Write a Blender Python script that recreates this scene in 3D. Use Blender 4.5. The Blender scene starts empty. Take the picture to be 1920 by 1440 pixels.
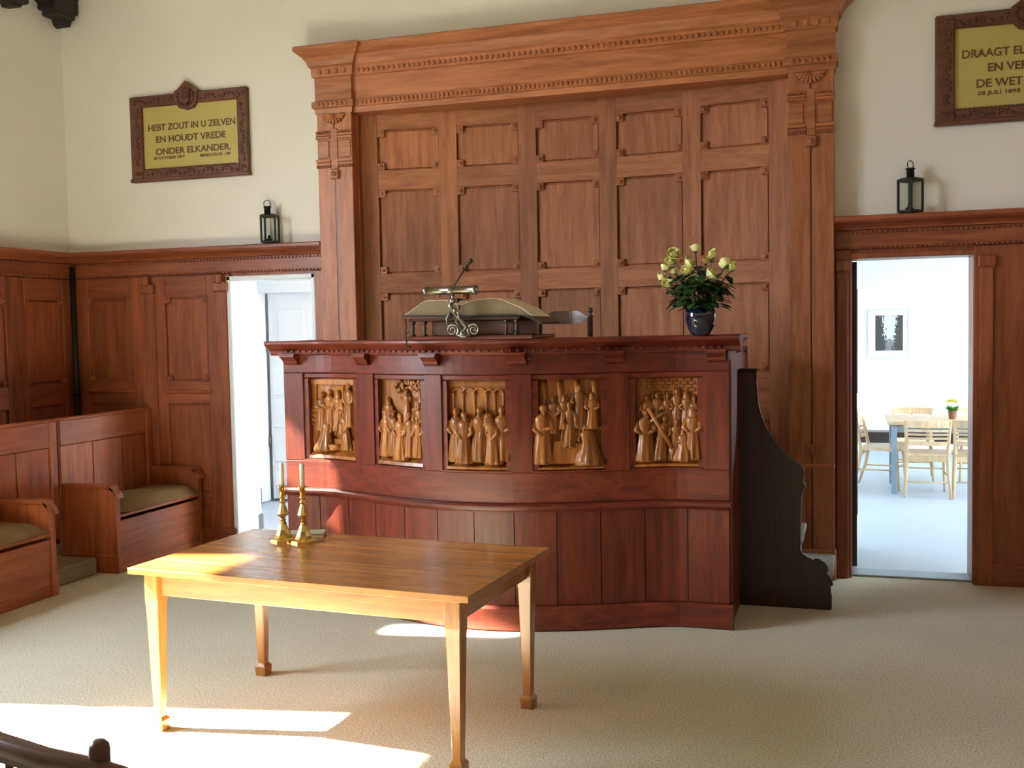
import bpy, math, random
from mathutils import Vector, Matrix
random.seed(7)
SC = bpy.context.scene
COL = SC.collection
PI = math.pi

# ------------------------------------------------------------------ camera, sky, sun, exposure
F_PX, DIST, EYE = 1972.5, 7.2768, 1.7
YAW, PITCH, ROLL = 0.3118, 0.054, -0.0183
cy, sy, cp, sp = math.cos(YAW), math.sin(YAW), math.cos(PITCH), math.sin(PITCH)
fwd = Vector((-sy * cp, cy * cp, -sp))
r0 = Vector((cy, sy, 0.0))
u0 = r0.cross(fwd)
cr, sr = math.cos(ROLL), math.sin(ROLL)
right = cr * r0 + sr * u0
up = -sr * r0 + cr * u0
cam = bpy.data.cameras.new('camera')
cam.sensor_width = 36.0
cam.lens = F_PX / 1920 * 36
cam.clip_start = 0.05
camo = bpy.data.objects.new('camera', cam)
COL.objects.link(camo)
m = Matrix((right, up, -fwd)).transposed().to_4x4()
m.translation = Vector((0, -DIST, EYE))
camo.matrix_world = m
SC.camera = camo

world = bpy.data.worlds.new('sky')
SC.world = world
world.use_nodes = True
bg = world.node_tree.nodes['Background']
wn, wl = world.node_tree.nodes.new, world.node_tree.links.new
w_tc, w_sep, w_ramp = wn('ShaderNodeTexCoord'), wn('ShaderNodeSeparateXYZ'), wn('ShaderNodeValToRGB')
wl(w_tc.outputs['Generated'], w_sep.inputs[0])
w_map = wn('ShaderNodeMapRange'); w_map.inputs['From Min'].default_value = -1.0; w_map.inputs['From Max'].default_value = 1.0
wl(w_sep.outputs['Z'], w_map.inputs['Value']); wl(w_map.outputs[0], w_ramp.inputs['Fac'])
w_e = w_ramp.color_ramp.elements               # lawn and gravel below the horizon, hazy bright sky above
w_e[0].position = 0.0; w_e[0].color = (0.16, 0.17, 0.12, 1)
w_e[1].position = 1.0; w_e[1].color = (0.66, 0.83, 1.0, 1)
for w_p, w_c in ((0.49, (0.20, 0.21, 0.16, 1)), (0.515, (0.80, 0.90, 1.0, 1)), (0.75, (0.74, 0.87, 1.0, 1))):
    w_x = w_e.new(w_p); w_x.color = w_c
wl(w_ramp.outputs['Color'], bg.inputs['Color'])
bg.inputs['Strength'].default_value = 15.0

SUN_T, SUN_A = math.radians(10.5), math.radians(39.5)
sun = bpy.data.lights.new('sun', 'SUN')
sun.energy = 52.0
sun.angle = math.radians(1.2)
sun.color = (1.0, 0.95, 0.86)
suno = bpy.data.objects.new('sun', sun)
COL.objects.link(suno)
suno.rotation_euler = Vector((math.cos(SUN_T) * math.cos(SUN_A), math.sin(SUN_T) * math.cos(SUN_A), -math.sin(SUN_A))).to_track_quat('-Z', 'Y').to_euler()
suno.location = (-12, -4, 8)

def portal(name, loc, direction, sx, sz):
    l = bpy.data.lights.new(name, 'AREA')
    l.shape = 'RECTANGLE'; l.size = sx; l.size_y = sz
    l.cycles.is_portal = True
    o = bpy.data.objects.new(name, l)
    COL.objects.link(o)
    o.location = loc
    o.rotation_euler = Vector(direction).to_track_quat('-Z', 'Z').to_euler()

vs = SC.view_settings
SC.display_settings.display_device = 'sRGB'
vs.view_transform = 'Standard'
vs.look = 'None'
vs.exposure = 1.05
vs.gamma = 1.0
vs.use_curve_mapping = False
SC.cycles.max_bounces = 10
SC.cycles.diffuse_bounces = 6
SC.cycles.sample_clamp_indirect = 8.0

# ------------------------------------------------------------------ materials
def mat_base(name):
    mt = bpy.data.materials.new(name)
    mt.use_nodes = True
    nt = mt.node_tree
    return mt, nt, nt.nodes['Principled BSDF'], nt.nodes.new, nt.links.new

def plain(name, col, rough=0.5, metal=0.0, coat=0.0, var=0.08, scale=18, bump=0.0, spec=0.5):
    mt, nt, p, N, L = mat_base(name)
    tc = N('ShaderNodeTexCoord')
    nz = N('ShaderNodeTexNoise'); nz.inputs['Scale'].default_value = scale; nz.inputs['Detail'].default_value = 4
    L(tc.outputs['Object'], nz.inputs['Vector'])
    mx = N('ShaderNodeMix'); mx.data_type = 'RGBA'
    mx.inputs[6].default_value = (*[c * (1 - var) for c in col], 1)
    mx.inputs[7].default_value = (*[min(1, c * (1 + var)) for c in col], 1)
    L(nz.outputs['Fac'], mx.inputs[0])
    L(mx.outputs[2], p.inputs['Base Color'])
    p.inputs['Roughness'].default_value = rough
    p.inputs['Metallic'].default_value = metal
    p.inputs['Coat Weight'].default_value = coat
    p.inputs['Specular IOR Level'].default_value = spec
    if bump:
        b = N('ShaderNodeBump'); b.inputs['Strength'].default_value = bump; b.inputs['Distance'].default_value = 0.004
        L(nz.outputs['Fac'], b.inputs['Height']); L(b.outputs['Normal'], p.inputs['Normal'])
    return mt

def wood(name, dark, light, axis='Z', rough=0.4, coat=0.15, fine=22.0, vary=0.16):
    """grain stretched along an axis of the object; a slow figure plus fine pores; each board differs a little"""
    mt, nt, p, N, L = mat_base(name)
    tc = N('ShaderNodeTexCoord')
    oi = N('ShaderNodeObjectInfo')
    add = N('ShaderNodeVectorMath'); add.operation = 'ADD'
    cmb = N('ShaderNodeCombineXYZ')
    mul = N('ShaderNodeMath'); mul.operation = 'MULTIPLY'; mul.inputs[1].default_value = 37.0
    L(oi.outputs['Random'], mul.inputs[0])
    for k in range(3): L(mul.outputs[0], cmb.inputs[k])
    L(tc.outputs['Object'], add.inputs[0]); L(cmb.outputs[0], add.inputs[1])
    mp = N('ShaderNodeMapping')
    s = [1.0, 1.0, 1.0]; s['XYZ'.index(axis)] = 0.09
    mp.inputs['Scale'].default_value = s
    L(add.outputs[0], mp.inputs['Vector'])
    n1 = N('ShaderNodeTexNoise'); n1.inputs['Scale'].default_value = fine; n1.inputs['Detail'].default_value = 5; n1.inputs['Distortion'].default_value = 0.6
    n2 = N('ShaderNodeTexNoise'); n2.inputs['Scale'].default_value = fine * 6; n2.inputs['Detail'].default_value = 3
    L(mp.outputs[0], n1.inputs['Vector']); L(mp.outputs[0], n2.inputs['Vector'])
    mm = N('ShaderNodeMath'); mm.operation = 'MULTIPLY_ADD'; mm.inputs[1].default_value = 0.45; mm.inputs[2].default_value = -0.2
    L(n2.outputs['Fac'], mm.inputs[0])
    sm = N('ShaderNodeMath'); sm.operation = 'ADD'; L(n1.outputs['Fac'], sm.inputs[0]); L(mm.outputs[0], sm.inputs[1])
    rp = N('ShaderNodeValToRGB')
    rp.color_ramp.elements[0].position = 0.32; rp.color_ramp.elements[0].color = (*dark, 1)
    rp.color_ramp.elements[1].position = 0.72; rp.color_ramp.elements[1].color = (*light, 1)
    L(sm.outputs[0], rp.inputs['Fac'])
    hv = N('ShaderNodeHueSaturation')
    mr = N('ShaderNodeMapRange'); mr.inputs['To Min'].default_value = 1 - vary; mr.inputs['To Max'].default_value = 1 + vary
    L(oi.outputs['Random'], mr.inputs['Value']); L(mr.outputs[0], hv.inputs['Value'])
    L(rp.outputs['Color'], hv.inputs['Color'])
    L(hv.outputs['Color'], p.inputs['Base Color'])
    p.inputs['Roughness'].default_value = rough
    p.inputs['Coat Weight'].default_value = coat
    p.inputs['Coat Roughness'].default_value = 0.22
    b = N('ShaderNodeBump'); b.inputs['Strength'].default_value = 0.12; b.inputs['Distance'].default_value = 0.002
    L(sm.outputs[0], b.inputs['Height']); L(b.outputs['Normal'], p.inputs['Normal'])
    return mt

OAK_D, OAK_L = (0.29, 0.092, 0.033), (0.49, 0.182, 0.072)
RED_D, RED_L = (0.088, 0.012, 0.0045), (0.20, 0.032, 0.011)
DAD_D, DAD_L = (0.19, 0.045, 0.016), (0.34, 0.095, 0.034)
M = {}
for ax in 'XYZ':
    M['oak' + ax] = wood('reredos_oak_' + ax.lower(), OAK_D, OAK_L, ax, 0.5, 0.08)
    M['red' + ax] = wood('stained_pulpit_wood_' + ax.lower(), RED_D, RED_L, ax, 0.42, 0.14)
    M['dado' + ax] = wood('wainscot_wood_' + ax.lower(), DAD_D, DAD_L, ax, 0.45, 0.12)
    M['pew' + ax] = wood('pew_wood_' + ax.lower(), (0.25, 0.058, 0.018), (0.43, 0.12, 0.038), ax, 0.45, 0.12)
    M['table' + ax] = wood('honey_table_wood_' + ax.lower(), (0.27, 0.098, 0.019), (0.45, 0.190, 0.044), ax, 0.26, 0.4, 14)
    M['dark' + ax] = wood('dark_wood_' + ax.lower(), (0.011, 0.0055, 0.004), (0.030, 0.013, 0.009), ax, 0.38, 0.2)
M['frame'] = wood('carved_frame_wood', (0.075, 0.024, 0.012), (0.15, 0.052, 0.025), 'X', 0.5, 0.05)
M['relief'] = wood('golden_relief_wood', (0.20, 0.064, 0.012), (0.42, 0.158, 0.032), 'Z', 0.36, 0.3, 26)
M['beech'] = wood('pale_beech', (0.60, 0.40, 0.22), (0.76, 0.56, 0.34), 'Z', 0.4, 0.1, 16)
M['nearchair'] = wood('dark_chair_wood', (0.05, 0.020, 0.014), (0.12, 0.05, 0.034), 'X', 0.35, 0.3)
M['crest'] = wood('worn_brown_chair_wood', (0.085, 0.045, 0.028), (0.17, 0.095, 0.06), 'X', 0.3, 0.4)
M['plaster'] = plain('cream_plaster', (0.83, 0.82, 0.775), 0.85, var=0.025, scale=3.0, bump=0.15, spec=0.2)
M['white'] = plain('white_wall_paint', (0.84, 0.85, 0.84), 0.7, var=0.015, scale=4, spec=0.3)
M['whitegloss'] = plain('white_gloss_paint', (0.76, 0.83, 0.88), 0.35, var=0.015, scale=4)
M['ceil'] = wood('ceiling_boards', (0.26, 0.20, 0.12), (0.36, 0.28, 0.18), 'Y', 0.7, 0.0)
M['beam'] = plain('black_stained_beam', (0.018, 0.015, 0.012), 0.6, var=0.3)
M['skirt'] = plain('grey_skirting_tile', (0.11, 0.12, 0.12), 0.35, var=0.2, scale=30)
M['lino'] = plain('blue_grey_lino', (0.43, 0.50, 0.58), 0.45, var=0.06, scale=9)
M['brass'] = plain('polished_brass', (0.80, 0.56, 0.20), 0.16, 1.0, var=0.06, scale=12)
M['oldbrass'] = plain('aged_brass', (0.27, 0.255, 0.20), 0.30, 1.0, var=0.25, scale=25)
M['iron'] = plain('black_iron', (0.020, 0.022, 0.018), 0.45, 0.4, var=0.3, scale=30)
M['wax'] = plain('cream_wax', (0.82, 0.79, 0.62), 0.45, var=0.03)
M['cushion'] = plain('olive_velvet', (0.20, 0.12, 0.04), 0.85, var=0.25, scale=14, bump=0.3)
M['gold'] = plain('gold_text_field', (0.50, 0.42, 0.125), 0.5, 0.0, var=0.06, scale=10)
M['letter'] = plain('brown_lettering', (0.135, 0.062, 0.020), 0.5, var=0.08)
M['bookcover'] = plain('black_leather', (0.022, 0.017, 0.015), 0.4, var=0.3, scale=60, bump=0.2)
M['pages'] = plain('old_page_edges', (0.20, 0.145, 0.07), 0.7, var=0.2, scale=60)
M['pagetop'] = plain('cream_page', (0.74, 0.66, 0.48), 0.7, var=0.05, scale=20)
M['vase'] = plain('cobalt_black_glaze', (0.006, 0.008, 0.030), 0.06, 0.0, coat=1.0, var=0.3)
M['leaf'] = plain('rose_leaf_green', (0.035, 0.095, 0.028), 0.42, var=0.45, scale=20)
M['stem'] = plain('stem_green', (0.05, 0.11, 0.03), 0.5, var=0.2)
M['steel'] = plain('blue_grey_metal', (0.28, 0.36, 0.43), 0.4, 0.2, var=0.05)
M['pot'] = plain('terracotta_brown', (0.25, 0.13, 0.08), 0.6)
M['yellowflower'] = plain('yellow_petals', (0.85, 0.72, 0.10), 0.6)
M['brightleaf'] = plain('bright_leaf', (0.12, 0.33, 0.06), 0.5, var=0.3)
M['blackplastic'] = plain('black_plastic', (0.012, 0.012, 0.013), 0.4)
M['paper'] = plain('green_booklet_cover', (0.34, 0.36, 0.22), 0.5)
M['silverframe'] = plain('pale_silver_frame', (0.70, 0.70, 0.68), 0.35, 0.3)
M['mat'] = plain('white_mount', (0.86, 0.86, 0.83), 0.8)

def carpet_mat(name, c1, c2, c3):
    mt, nt, p, N, L = mat_base(name)
    tc = N('ShaderNodeTexCoord')
    a = N('ShaderNodeTexNoise'); a.inputs['Scale'].default_value = 130; a.inputs['Detail'].default_value = 3
    b = N('ShaderNodeTexNoise'); b.inputs['Scale'].default_value = 1.3; b.inputs['Detail'].default_value = 3
    L(tc.outputs['Object'], a.inputs['Vector']); L(tc.outputs['Object'], b.inputs['Vector'])
    rp = N('ShaderNodeValToRGB')
    e = rp.color_ramp.elements
    e[0].position = 0.34; e[0].color = (*c1, 1)
    e[1].position = 0.66; e[1].color = (*c3, 1)
    x = e.new(0.5); x.color = (*c2, 1)
    L(a.outputs['Fac'], rp.inputs['Fac'])
    hv = N('ShaderNodeHueSaturation'); mr = N('ShaderNodeMapRange')
    mr.inputs['To Min'].default_value = 0.88; mr.inputs['To Max'].default_value = 1.12
    L(b.outputs['Fac'], mr.inputs['Value']); L(mr.outputs[0], hv.inputs['Value']); L(rp.outputs['Color'], hv.inputs['Color'])
    L(hv.outputs['Color'], p.inputs['Base Color'])
    p.inputs['Roughness'].default_value = 0.95
    p.inputs['Specular IOR Level'].default_value = 0.1
    p.inputs['Sheen Weight'].default_value = 0.15
    bp = N('ShaderNodeBump'); bp.inputs['Strength'].default_value = 0.3; bp.inputs['Distance'].default_value = 0.004
    L(a.outputs['Fac'], bp.inputs['Height']); L(bp.outputs['Normal'], p.inputs['Normal'])
    return mt
M['carpet'] = carpet_mat('beige_carpet', (0.36, 0.345, 0.245), (0.57, 0.552, 0.42), (0.77, 0.75, 0.60))
M['stepcarpet'] = carpet_mat('olive_step_carpet', (0.19, 0.14, 0.075), (0.28, 0.22, 0.13), (0.36, 0.29, 0.18))
M['treadcarpet'] = carpet_mat('grey_tread_carpet', (0.22, 0.22, 0.19), (0.33, 0.33, 0.29), (0.42, 0.42, 0.38))

def rose_mat():
    mt, nt, p, N, L = mat_base('pale_yellow_petal')
    tc = N('ShaderNodeTexCoord'); oi = N('ShaderNodeObjectInfo')
    ln = N('ShaderNodeVectorMath'); ln.operation = 'LENGTH'
    L(tc.outputs['Object'], ln.inputs[0])
    mr = N('ShaderNodeMapRange'); mr.inputs['From Min'].default_value = 0.0; mr.inputs['From Max'].default_value = 0.03
    L(ln.outputs['Value'], mr.inputs['Value'])
    rp = N('ShaderNodeValToRGB')
    e = rp.color_ramp.elements
    e[0].position = 0.25; e[0].color = (0.86, 0.55, 0.30, 1)
    e[1].position = 0.75; e[1].color = (0.82, 0.80, 0.36, 1)
    L(mr.outputs[0], rp.inputs['Fac'])
    L(rp.outputs['Color'], p.inputs['Base Color'])
    p.inputs['Roughness'].default_value = 0.55
    p.inputs['Subsurface Weight'].default_value = 0.0
    return mt
M['rose'] = rose_mat()

def glass_mat():
    mt, nt, p, N, L = mat_base('thin_old_glass')
    nt.nodes.remove(p)
    out = nt.nodes['Material Output']
    tr = N('ShaderNodeBsdfTransparent'); tr.inputs['Color'].default_value = (0.955, 0.96, 0.94, 1)
    gl = N('ShaderNodeBsdfGlossy'); gl.inputs['Roughness'].default_value = 0.08
    lw = N('ShaderNodeLayerWeight'); lw.inputs['Blend'].default_value = 0.25
    fr = N('ShaderNodeMath'); fr.operation = 'MULTIPLY'; fr.inputs[1].default_value = 0.25; L(lw.outputs['Facing'], fr.inputs[0])
    mx = N('ShaderNodeMixShader')
    L(fr.outputs[0], mx.inputs[0]); L(tr.outputs[0], mx.inputs[1]); L(gl.outputs[0], mx.inputs[2]); L(mx.outputs[0], out.inputs['Surface'])
    return mt
M['glass'] = glass_mat()

def photo_mat():
    """black and white landscape photograph: sky, two dark tree masses, pale building between, dark ground"""
    mt, nt, p, N, L = mat_base('landscape_photograph')
    tc = N('ShaderNodeTexCoord')
    sep = N('ShaderNodeSeparateXYZ'); L(tc.outputs['Generated'], sep.inputs[0])
    nz = N('ShaderNodeTexNoise'); nz.inputs['Scale'].default_value = 14; nz.inputs['Detail'].default_value = 5
    L(tc.outputs['Generated'], nz.inputs['Vector'])
    def math_(op, a, b):
        n = N('ShaderNodeMath'); n.operation = op
        for k, v in enumerate((a, b)):
            if isinstance(v, (int, float)): n.inputs[k].default_value = v
            else: L(v, n.inputs[k])
        return n.outputs[0]
    x, z = sep.outputs['X'], sep.outputs['Z']
    dx = math_('ABSOLUTE', math_('SUBTRACT', x, 0.52), 0)
    side = math_('ADD', math_('MULTIPLY', dx, 2.6), math_('MULTIPLY', math_('SUBTRACT', nz.outputs['Fac'], 0.5), 1.6))
    tree = math_('GREATER_THAN', side, math_('ADD', 0.32, math_('MULTIPLY', z, 0.35)))
    low = math_('LESS_THAN', math_('ADD', z, math_('MULTIPLY', math_('SUBTRACT', nz.outputs['Fac'], 0.5), 0.4)), 0.3)
    dark = math_('MAXIMUM', tree, math_('MULTIPLY', low, 0.75))
    val = math_('SUBTRACT', 0.62, math_('MULTIPLY', dark, 0.56))
    cmb = N('ShaderNodeCombineColor')
    for k in range(3): L(val, cmb.inputs[k])
    L(cmb.outputs[0], p.inputs['Base Color'])
    p.inputs['Roughness'].default_value = 0.3
    return mt
M['photo'] = photo_mat()

# ------------------------------------------------------------------ mesh helpers
class MB:
    def __init__(s): s.v = []; s.f = []; s.sm = []
    def add(s, verts, faces, smooth=False):
        o = len(s.v)
        s.v += [tuple(p) for p in verts]
        s.f += [tuple(i + o for i in f) for f in faces]
        s.sm += [smooth] * len(faces)
        return s
    def box(s, x0, x1, y0, y1, z0, z1, b=0.004):
        b = min(b, (x1 - x0) * .45, (y1 - y0) * .45, (z1 - z0) * .45)
        if b <= 0:
            v = [(x, y, z) for x in (x0, x1) for y in (y0, y1) for z in (z0, z1)]
            return s.add(v, [(0, 1, 3, 2), (4, 6, 7, 5), (0, 4, 5, 1), (2, 3, 7, 6), (0, 2, 6, 4), (1, 5, 7, 3)])
        V = []; idx = {}
        X, Y, Z = (x0, x1), (y0, y1), (z0, z1)
        sg = (1, -1)
        for i in (0, 1):
            for j in (0, 1):
                for k in (0, 1):
                    for a in range(3):
                        p = [X[i] + sg[i] * b, Y[j] + sg[j] * b, Z[k] + sg[k] * b]
                        p[a] = (X, Y, Z)[a][(i, j, k)[a]]
                        idx[(i, j, k, a)] = len(V); V.append(p)
        Fc = []
        for a in range(3):
            b1, b2 = [q for q in range(3) if q != a]
            for t in (0, 1):
                q = []
                for (p1, p2) in ((0, 0), (1, 0), (1, 1), (0, 1)):
                    c = [0, 0, 0]; c[a] = t; c[b1] = p1; c[b2] = p2
                    q.append(idx[(*c, a)])
                Fc.append(q)
        for a in range(3):
            b1, b2 = [q for q in range(3) if q != a]
            for p1 in (0, 1):
                for p2 in (0, 1):
                    c0 = [0, 0, 0]; c0[b1] = p1; c0[b2] = p2
                    c1 = list(c0); c1[a] = 1
                    Fc.append([idx[(*c0, b1)], idx[(*c1, b1)], idx[(*c1, b2)], idx[(*c0, b2)]])
        for i in (0, 1):
            for j in (0, 1):
                for k in (0, 1):
                    Fc.append([idx[(i, j, k, a)] for a in range(3)])
        return s.add(V, Fc)
    def sweep(s, prof, rings, smooth=False, caps=True, closed=True):
        """rings: list of functions/point lists already in 3D"""
        n = len(rings[0]); V = [p for r in rings for p in r]; Fc = []
        for i in range(len(rings) - 1):
            for j in range(n if closed else n - 1):
                a = i * n + j; b = i * n + (j + 1) % n
                Fc.append((a, b, b + n, a + n))
        if caps and closed:
            Fc.append(tuple(range(n - 1, -1, -1)))
            Fc.append(tuple((len(rings) - 1) * n + j for j in range(n)))
        return s.add(V, Fc, smooth)
    def sweepx(s, prof, x0, x1, n=1, yf=None, smooth=False):
        """closed (y,z) profile run along x, following y = yf(x)"""
        yf = yf or (lambda x: 0.0)
        xs = [x0 + (x1 - x0) * i / n for i in range(n + 1)]
        return s.sweep(None, [[(x, y + yf(x), z) for (y, z) in prof] for x in xs], smooth)
    def sweepy(s, prof, y0, y1):
        return s.sweep(None, [[(x, y, z) for (x, z) in prof] for y in (y0, y1)])
    def bbox(s, x0, x1, y0, y1, z0, z1, yf, n=6, b=0.004):
        """bevelled board bent to y = yf(x)"""
        pr = [(y0 + b, z0), (y1, z0), (y1, z1), (y0 + b, z1), (y0, z1 - b), (y0, z0 + b)]
        return s.sweepx(pr, x0, x1, n, yf)
    def lathe(s, prof, cx=0, cy_=0, z0=0, n=20, smooth=True, facet=False):
        rings = []
        for (r, z) in prof:
            rings.append([(cx + r * math.cos(2 * PI * k / n), cy_ + r * math.sin(2 * PI * k / n), z0 + z) for k in range(n)])
        return s.sweep(None, rings, smooth and not facet)
    def tube(s, pts, r, n=8, smooth=True):
        pts = [Vector(p) for p in pts]
        rr = r if isinstance(r, (list, tuple)) else [r] * len(pts)
        rings = []; nrm = None
        for i, p in enumerate(pts):
            t = (pts[min(i + 1, len(pts) - 1)] - pts[max(i - 1, 0)]).normalized()
            if nrm is None:
                nrm = t.orthogonal().normalized()
            else:
                nrm = (nrm - t * nrm.dot(t)).normalized()
            bn = t.cross(nrm)
            rings.append([tuple(p + rr[i] * (math.cos(2 * PI * k / n) * nrm + math.sin(2 * PI * k / n) * bn)) for k in range(n)])
        return s.sweep(None, rings, smooth)
    def ball(s, c, r, n=10, m=6):
        r = r if isinstance(r, (list, tuple)) else (r, r, r)
        rings = []
        for i in range(m + 1):
            a = -PI / 2 + PI * (0.04 + 0.92 * i / m)
            rings.append([(c[0] + r[0] * math.cos(a) * math.cos(2 * PI * k / n), c[1] + r[1] * math.cos(a) * math.sin(2 * PI * k / n), c[2] + r[2] * math.sin(a)) for k in range(n)])
        return s.sweep(None, rings, True)
    def prism(s, poly, a0, a1, axis='Y', smooth=False):
        """polygon in the two other axes (in x,y,z order) extruded along axis"""
        def mk(p, t):
            return {'X': (t, p[0], p[1]), 'Y': (p[0], t, p[1]), 'Z': (p[0], p[1], t)}[axis]
        return s.sweep(None, [[mk(p, a0) for p in poly], [mk(p, a1) for p in poly]], smooth)
    def warp(s, fn):
        s.v = [fn(*p) for p in s.v]; return s
    def xf(s, mt):
        s.v = [tuple(mt @ Vector(p)) for p in s.v]; return s
    def mesh(s, name, mat, off=Vector((0, 0, 0))):
        me = bpy.data.meshes.new(name)
        me.from_pydata([(p[0] - off[0], p[1] - off[1], p[2] - off[2]) for p in s.v], [], s.f)
        me.polygons.foreach_set('use_smooth', s.sm)
        me.materials.append(mat)
        import bmesh
        bm = bmesh.new(); bm.from_mesh(me)
        bmesh.ops.recalc_face_normals(bm, faces=bm.faces)
        bm.to_mesh(me); bm.free()
        me.update()
        return me

OFF = {}
def setp(o, label=None, cat=None, group=None, kind=None):
    if label: o['label'] = label
    if cat: o['category'] = cat
    if group: o['group'] = group
    if kind: o['kind'] = kind
    return o
def thing(name, label, cat, loc=(0, 0, 0), rotz=0, group=None):
    o = bpy.data.objects.new(name, None)
    o.empty_display_size = 0.1
    COL.objects.link(o)
    o.location = loc; o.rotation_euler = (0, 0, rotz)
    OFF[o.name] = Vector(loc) if not rotz else Vector((0, 0, 0))
    return setp(o, label, cat, group)
def part(name, mb, mat, parent, label=None, kind=None, local=False):
    off = Vector((0, 0, 0)) if local else OFF[parent.name]
    me = mb.mesh(name, mat, off)
    o = bpy.data.objects.new(name, me)
    COL.objects.link(o)
    o.parent = parent
    OFF[o.name] = OFF[parent.name]
    if label: o['label'] = label
    if kind: o['kind'] = kind
    return o
def inst(src, parent, loc=(0, 0, 0), rotz=0):
    """another piece sharing the mesh of src"""
    o = bpy.data.objects.new(src.name.split('.')[0], src.data)
    COL.objects.link(o)
    o.parent = parent; o.location = loc; o.rotation_euler = (0, 0, rotz)
    OFF[o.name] = OFF[parent.name]
    return o
def solo(name, mb, mat, label, cat, loc=(0, 0, 0), group=None, kind=None, rotz=0, local=False):
    me = mb.mesh(name, mat, Vector((0, 0, 0)) if local else Vector(loc))
    o = bpy.data.objects.new(name, me)
    COL.objects.link(o)
    o.location = loc; o.rotation_euler = (0, 0, rotz)
    OFF[o.name] = Vector(loc)
    return setp(o, label, cat, group, kind)
def struct(name, mb, mat, parent=None):
    o = bpy.data.objects.new(name, mb.mesh(name, mat))
    COL.objects.link(o)
    OFF[o.name] = Vector((0, 0, 0))
    o['kind'] = 'structure'
    if parent: o.parent = parent
    return o
def copy_tree(o, parent=None):
    c = o.copy(); COL.objects.link(c)
    OFF[c.name] = OFF[o.name]
    if parent: c.parent = parent
    for ch in list(o.children): copy_tree(ch, c)
    return c
def wall_with_holes(mb, axis, t0, t1, a0, a1, z0, z1, holes):
    """solid wall slab along 'a', holes as (a0,a1,z0,z1)"""
    As = sorted({a0, a1, *[h[0] for h in holes], *[h[1] for h in holes]})
    Zs = sorted({z0, z1, *[h[2] for h in holes], *[h[3] for h in holes]})
    for i in range(len(As) - 1):
        zz = []
        for j in range(len(Zs) - 1):
            ca, cz = (As[i] + As[i + 1]) / 2, (Zs[j] + Zs[j + 1]) / 2
            solid = not any(h[0] < ca < h[1] and h[2] < cz < h[3] for h in holes)
            if solid:
                if zz and zz[-1][1] == Zs[j]: zz[-1][1] = Zs[j + 1]
                else: zz.append([Zs[j], Zs[j + 1]])
        for (q0, q1) in zz:
            if axis == 'X': mb.box(As[i], As[i + 1], t0, t1, q0, q1, 0)
            else: mb.box(t0, t1, As[i], As[i + 1], q0, q1, 0)
    return mb

# ------------------------------------------------------------------ room shell
XL, XR, YB, ZC = -6.2, 2.4, -9.8, 4.75     # left, right, rear, ceiling
DL0, DL1, DR0, DR1, DH = -4.65, -3.93, 0.004, 0.745, 2.11   # door openings
RX0, RX1 = -3.80, -0.10                    # reredos
floor = struct('floor', MB().box(XL - .3, XR + .3, YB - .3, 0.12, -0.12, 0.0, 0), M['carpet'])
struct('ceiling', MB().box(XL - .3, XR + .3, YB - .3, 0.25, ZC, ZC + .15, 0), M['ceil'])
struct('wall_back', wall_with_holes(MB(), 'X', 0.0, 0.24, XL - .25, XR + .25, 0, ZC,
       [(DL0, DL1, 0, DH), (DR0, DR1, 0, DH), (RX0 + .03, RX1 - .03, 0, 3.45)]), M['plaster'])
W1 = (-6.05, -3.93, 1.6, 3.995)
S1 = (-2.06, -1.905, 3.10, 3.70)  # unseen slot, added to throw a sun patch on the pulpit's left end
S2 = (-2.70, -2.505, 3.12, 3.90)  # second unseen slot, added for a sun patch on the floor by the pulpit
struct('wall_left', wall_with_holes(MB(), 'Y', XL - .25, XL, YB - .25, 0.0, 0, ZC, [W1, S1, S2]), M['plaster'])
struct('wall_right', wall_with_holes(MB(), 'Y', XR, XR + .25, YB - .25, 0.0, 0, ZC, []), M['plaster'])
RW = []
struct('wall_rear', wall_with_holes(MB(), 'X', YB - .25, YB, XL - .25, XR + .25, 0, ZC, RW), M['plaster'])
def window_y(name, x0, x1, y0, y1, z0, z1, bars):
    b = MB()
    b.box(x0, x1, y0 - .05, y0, z0, z1); b.box(x0, x1, y1, y1 + .05, z0, z1)
    b.box(x0, x1, y0 - .05, y1 + .05, z0 - .05, z0); b.box(x0, x1, y0 - .05, y1 + .05, z1, z1 + .05)
    for y in bars: b.box(x0, x1, y - .025, y + .025, z0, z1)
    return struct(name, b, M['whitegloss'])
def window_x(name, y0, y1, x0, x1, z0, z1, bars):
    b = MB()
    b.box(x0 - .05, x0, y0, y1, z0, z1); b.box(x1, x1 + .05, y0, y1, z0, z1)
    b.box(x0 - .05, x1 + .05, y0, y1, z0 - .05, z0); b.box(x0 - .05, x1 + .05, y0, y1, z1, z1 + .05)
    for x in bars: b.box(x - .025, x + .025, y0, y1, z0, z1)
    return struct(name, b, M['whitegloss'])
window_y('window_1', XL - .255, XL - .2, *W1, (-5.0,))
portal('portal_1', (XL - .26, (W1[0] + W1[1]) / 2, (W1[2] + W1[3]) / 2), (1, 0, 0), W1[1] - W1[0], W1[3] - W1[2])

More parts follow.
